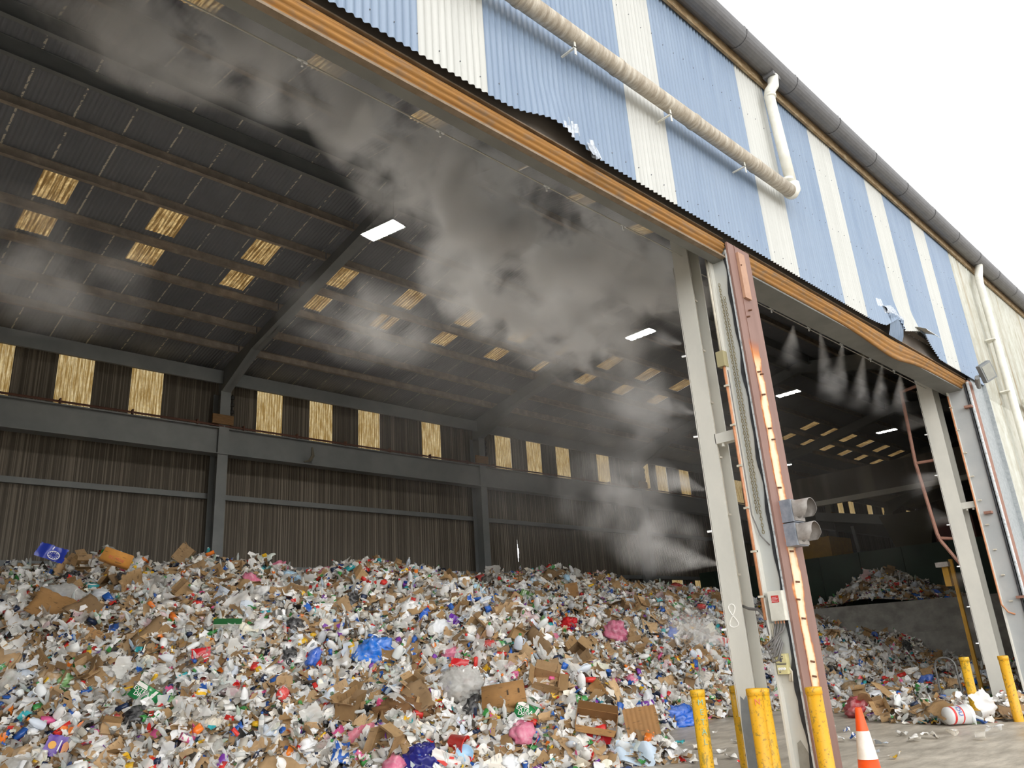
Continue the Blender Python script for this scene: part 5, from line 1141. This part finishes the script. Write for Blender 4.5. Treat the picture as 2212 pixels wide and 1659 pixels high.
def jet(name, a, c, r, label):
    a = np.array(a); c = np.array(c); x = c-a; L = np.linalg.norm(x); x = x/L; y = np.cross((0, 0, 1.), x); y /= np.linalg.norm(y); z = np.cross(x, y)
    b = MB(); b.tube([(-.02, 0, 0), (.25, 0, 0), (.6, 0, 0), (1.02, 0, 0)], [.14, .4, .75, 1.05], 10)
    o = b.build(name, mJet, None, kind='stuff', label=label); m_ = Matrix.Identity(4)
    for i in range(3): m_[i][0] = x[i]*L; m_[i][1] = y[i]*r; m_[i][2] = z[i]*r; m_[i][3] = a[i]
    o.matrix_world = m_; return o
import bmesh
def ball(name, sub=2):
    bm = bmesh.new(); bmesh.ops.create_icosphere(bm, subdivisions=sub, radius=1); me = bpy.data.meshes.new(name); bm.to_mesh(me); bm.free(); return me
def puff(name, p, s, mat, label, x=(1, 0, 0), z=None):
    me = ball(name); me.materials.append(mat); o = link(name, me, None, kind='stuff', label=label)
    x = np.array(x, float); x /= np.linalg.norm(x); y = np.cross((0, 0, 1.), x); y /= np.linalg.norm(y); z = np.cross(x, y)
    m_ = Matrix.Identity(4)
    for i in range(3): m_[i][0] = x[i]*s[0]; m_[i][1] = y[i]*s[1]; m_[i][2] = z[i]*s[2]; m_[i][3] = p[i]
    o.matrix_world = m_; return o
def along(px, py, Y): return on(1, Y, px, py)
# drifting clouds under the first doorway header
for px, py, Y, s in ((560, 90, 6.4, (1.5, .9, .8)), (330, 60, 6.8, (1.5, .8, .7)), (860, 260, 6.2, (1.3, .9, .95)), (960, 380, 6.4, (1.7, 1., 1.1)), (1130, 480, 6.3, (1.7, 1., 1.0)), (1290, 560, 6.0, (1.8, .9, 1.0)), (1440, 610, 5.8, (1.1, .6, .8)), (1120, 640, 7.6, (2.0, 1.1, 1.0)), (1240, 720, 7.0, (1.6, 1., .9)),
                     (1380, 880, 6.2, (1.0, .8, .8)), (1330, 1080, 6.6, (1.1, .8, .8)), (1420, 1170, 6.0, (.9, .6, .5)), (60, 570, 9.0, (1.6, 1.2, .8)), (800, 700, 9.0, (1.6, 1.0, .7))):
    puff('mist_cloud', along(px, py, Y), s, mMistLow if py > 850 or Y > 8 else mMist, 'drifting white water mist under the first doorway header')
puff('mist_haze', (10.5, 8.2, 6.2), (6.5, 2.6, 3.6), mMistThin, 'thin haze of water mist filling the upper shed')

mMistFar = mist_mat('faint water mist', .07, .5, .38, .7)
puff('mist_haze', (21., 8.6, 5.4), (8.5, 3., 3.6), mMistFar, 'faint haze of water mist behind the second doorway')
# jets from the column nozzles
for px0, py0, px1, py1, Y, dy, r in ((1496, 892, 1390, 865, 5.15, .5, .16), (1519, 1057, 1400, 1020, 5.15, .5, .16), (1546, 1218, 1390, 1190, 5.15, .5, .17), (1566, 1390, 1440, 1330, 5.15, .8, .22), (1470, 742, 1400, 728, 5.15, .5, .12)):
    jet('mist_jet', along(px0, py0, Y), along(px1, py1, Y+dy), r*2.2, 'fine water jet blowing off the chalked column')
for px0, py0, px1, py1 in ((2008, 917, 1945, 905), (2036, 1022, 1965, 1055), (2064, 1125, 2000, 1118), (2090, 1240, 2050, 1265), (2122, 1357, 2085, 1340)):
    jet('mist_jet', along(px0, py0, 5.25), along(px1, py1, 5.7), .42, 'fine water jet blowing off the far column')
# sprays falling from the header nozzles
for px, py, px1, py1, Y in ((594, 100, 560, 240, 4.95), (790, 205, 770, 300, 4.95), (1713, 705, 1700, 770, 5.0), (1772, 720, 1790, 850, 5.0), (1820, 745, 1800, 850, 5.0), (1865, 770, 1845, 870, 5.0), (1905, 790, 1895, 880, 5.0), (1945, 810, 1938, 880, 5.0)):
    jet('mist_spray', along(px, py, Y), along(px1, py1, Y+.25)+np.array([.01, 0, -.2]), .3, 'fine spray falling from a header nozzle')

# lettering becomes plain mesh
bpy.context.view_layer.update(); dg = bpy.context.evaluated_depsgraph_get()
for o in [o for o in COL.objects if o.type == 'FONT']:
    me = bpy.data.meshes.new_from_object(o.evaluated_get(dg)); nm = o.name
    p = o.parent; ml = o.matrix_local.copy(); bpy.data.objects.remove(o); q = link(nm, me, p); q.matrix_local = ml
# ------------------------------------------------------------------ light
w = bpy.data.worlds.new('overcast sky'); SC.world = w; w.use_nodes = True; nt = w.node_tree; bgd = nt.nodes['Background']
tc = nt.nodes.new('ShaderNodeTexCoord'); sx = nt.nodes.new('ShaderNodeSeparateXYZ'); nt.links.new(tc.outputs['Generated'], sx.inputs[0])
def wm(op, a, b=None):
    x = nt.nodes.new('ShaderNodeMath'); x.operation = op
    for k, v in enumerate((a, b)):
        if v is None: continue
        if isinstance(v, (int, float)): x.inputs[k].default_value = v
        else: nt.links.new(v, x.inputs[k])
    return x.outputs[0]
front = wm('MAXIMUM', wm('ADD', wm('MULTIPLY', sx.outputs['Y'], -.8), wm('MULTIPLY', sx.outputs['X'], -.6)), 0.)
low = wm('MAXIMUM', wm('SUBTRACT', 1., wm('DIVIDE', wm('ABSOLUTE', wm('SUBTRACT', sx.outputs['Z'], .22)), .38)), 0.)
nt.links.new(wm('ADD', 1.15, wm('MULTIPLY', wm('MULTIPLY', front, low), 5.0)), bgd.inputs['Strength'])  # bright low band added to the unseen sky, to light heap and columns
bgd.inputs['Color'].default_value = (1, .995, .985, 1)
sd = bpy.data.lights.new('veiled_sun', 'SUN'); sd.energy = .55; sd.angle = math.radians(22); sd.color = (1, .97, .92); so = bpy.data.objects.new('veiled_sun', sd); COL.objects.link(so)
so.rotation_euler = Vector((.35, .75, -.95)).to_track_quat('-Z', 'Y').to_euler()
SC.view_settings.view_transform = 'Standard'; SC.view_settings.look = 'None'; SC.view_settings.gamma = 1; SC.view_settings.exposure = 0
try: SC.view_settings.use_curve_mapping = False
except Exception: pass
cy_ = SC.cycles; cy_.use_denoising = True; cy_.denoiser = 'OPENIMAGEDENOISE'; cy_.max_bounces = 6; cy_.diffuse_bounces = 4; cy_.glossy_bounces = 3; cy_.transparent_max_bounces = 12; cy_.volume_bounces = 3; cy_.transmission_bounces = 4
cy_.volume_step_rate = 2.0; cy_.volume_max_steps = 64; cy_.caustics_reflective = False; cy_.caustics_refractive = False; cy_.sample_clamp_indirect = 8; cy_.use_adaptive_sampling = True; cy_.adaptive_threshold = .1; cy_.adaptive_min_samples = 16
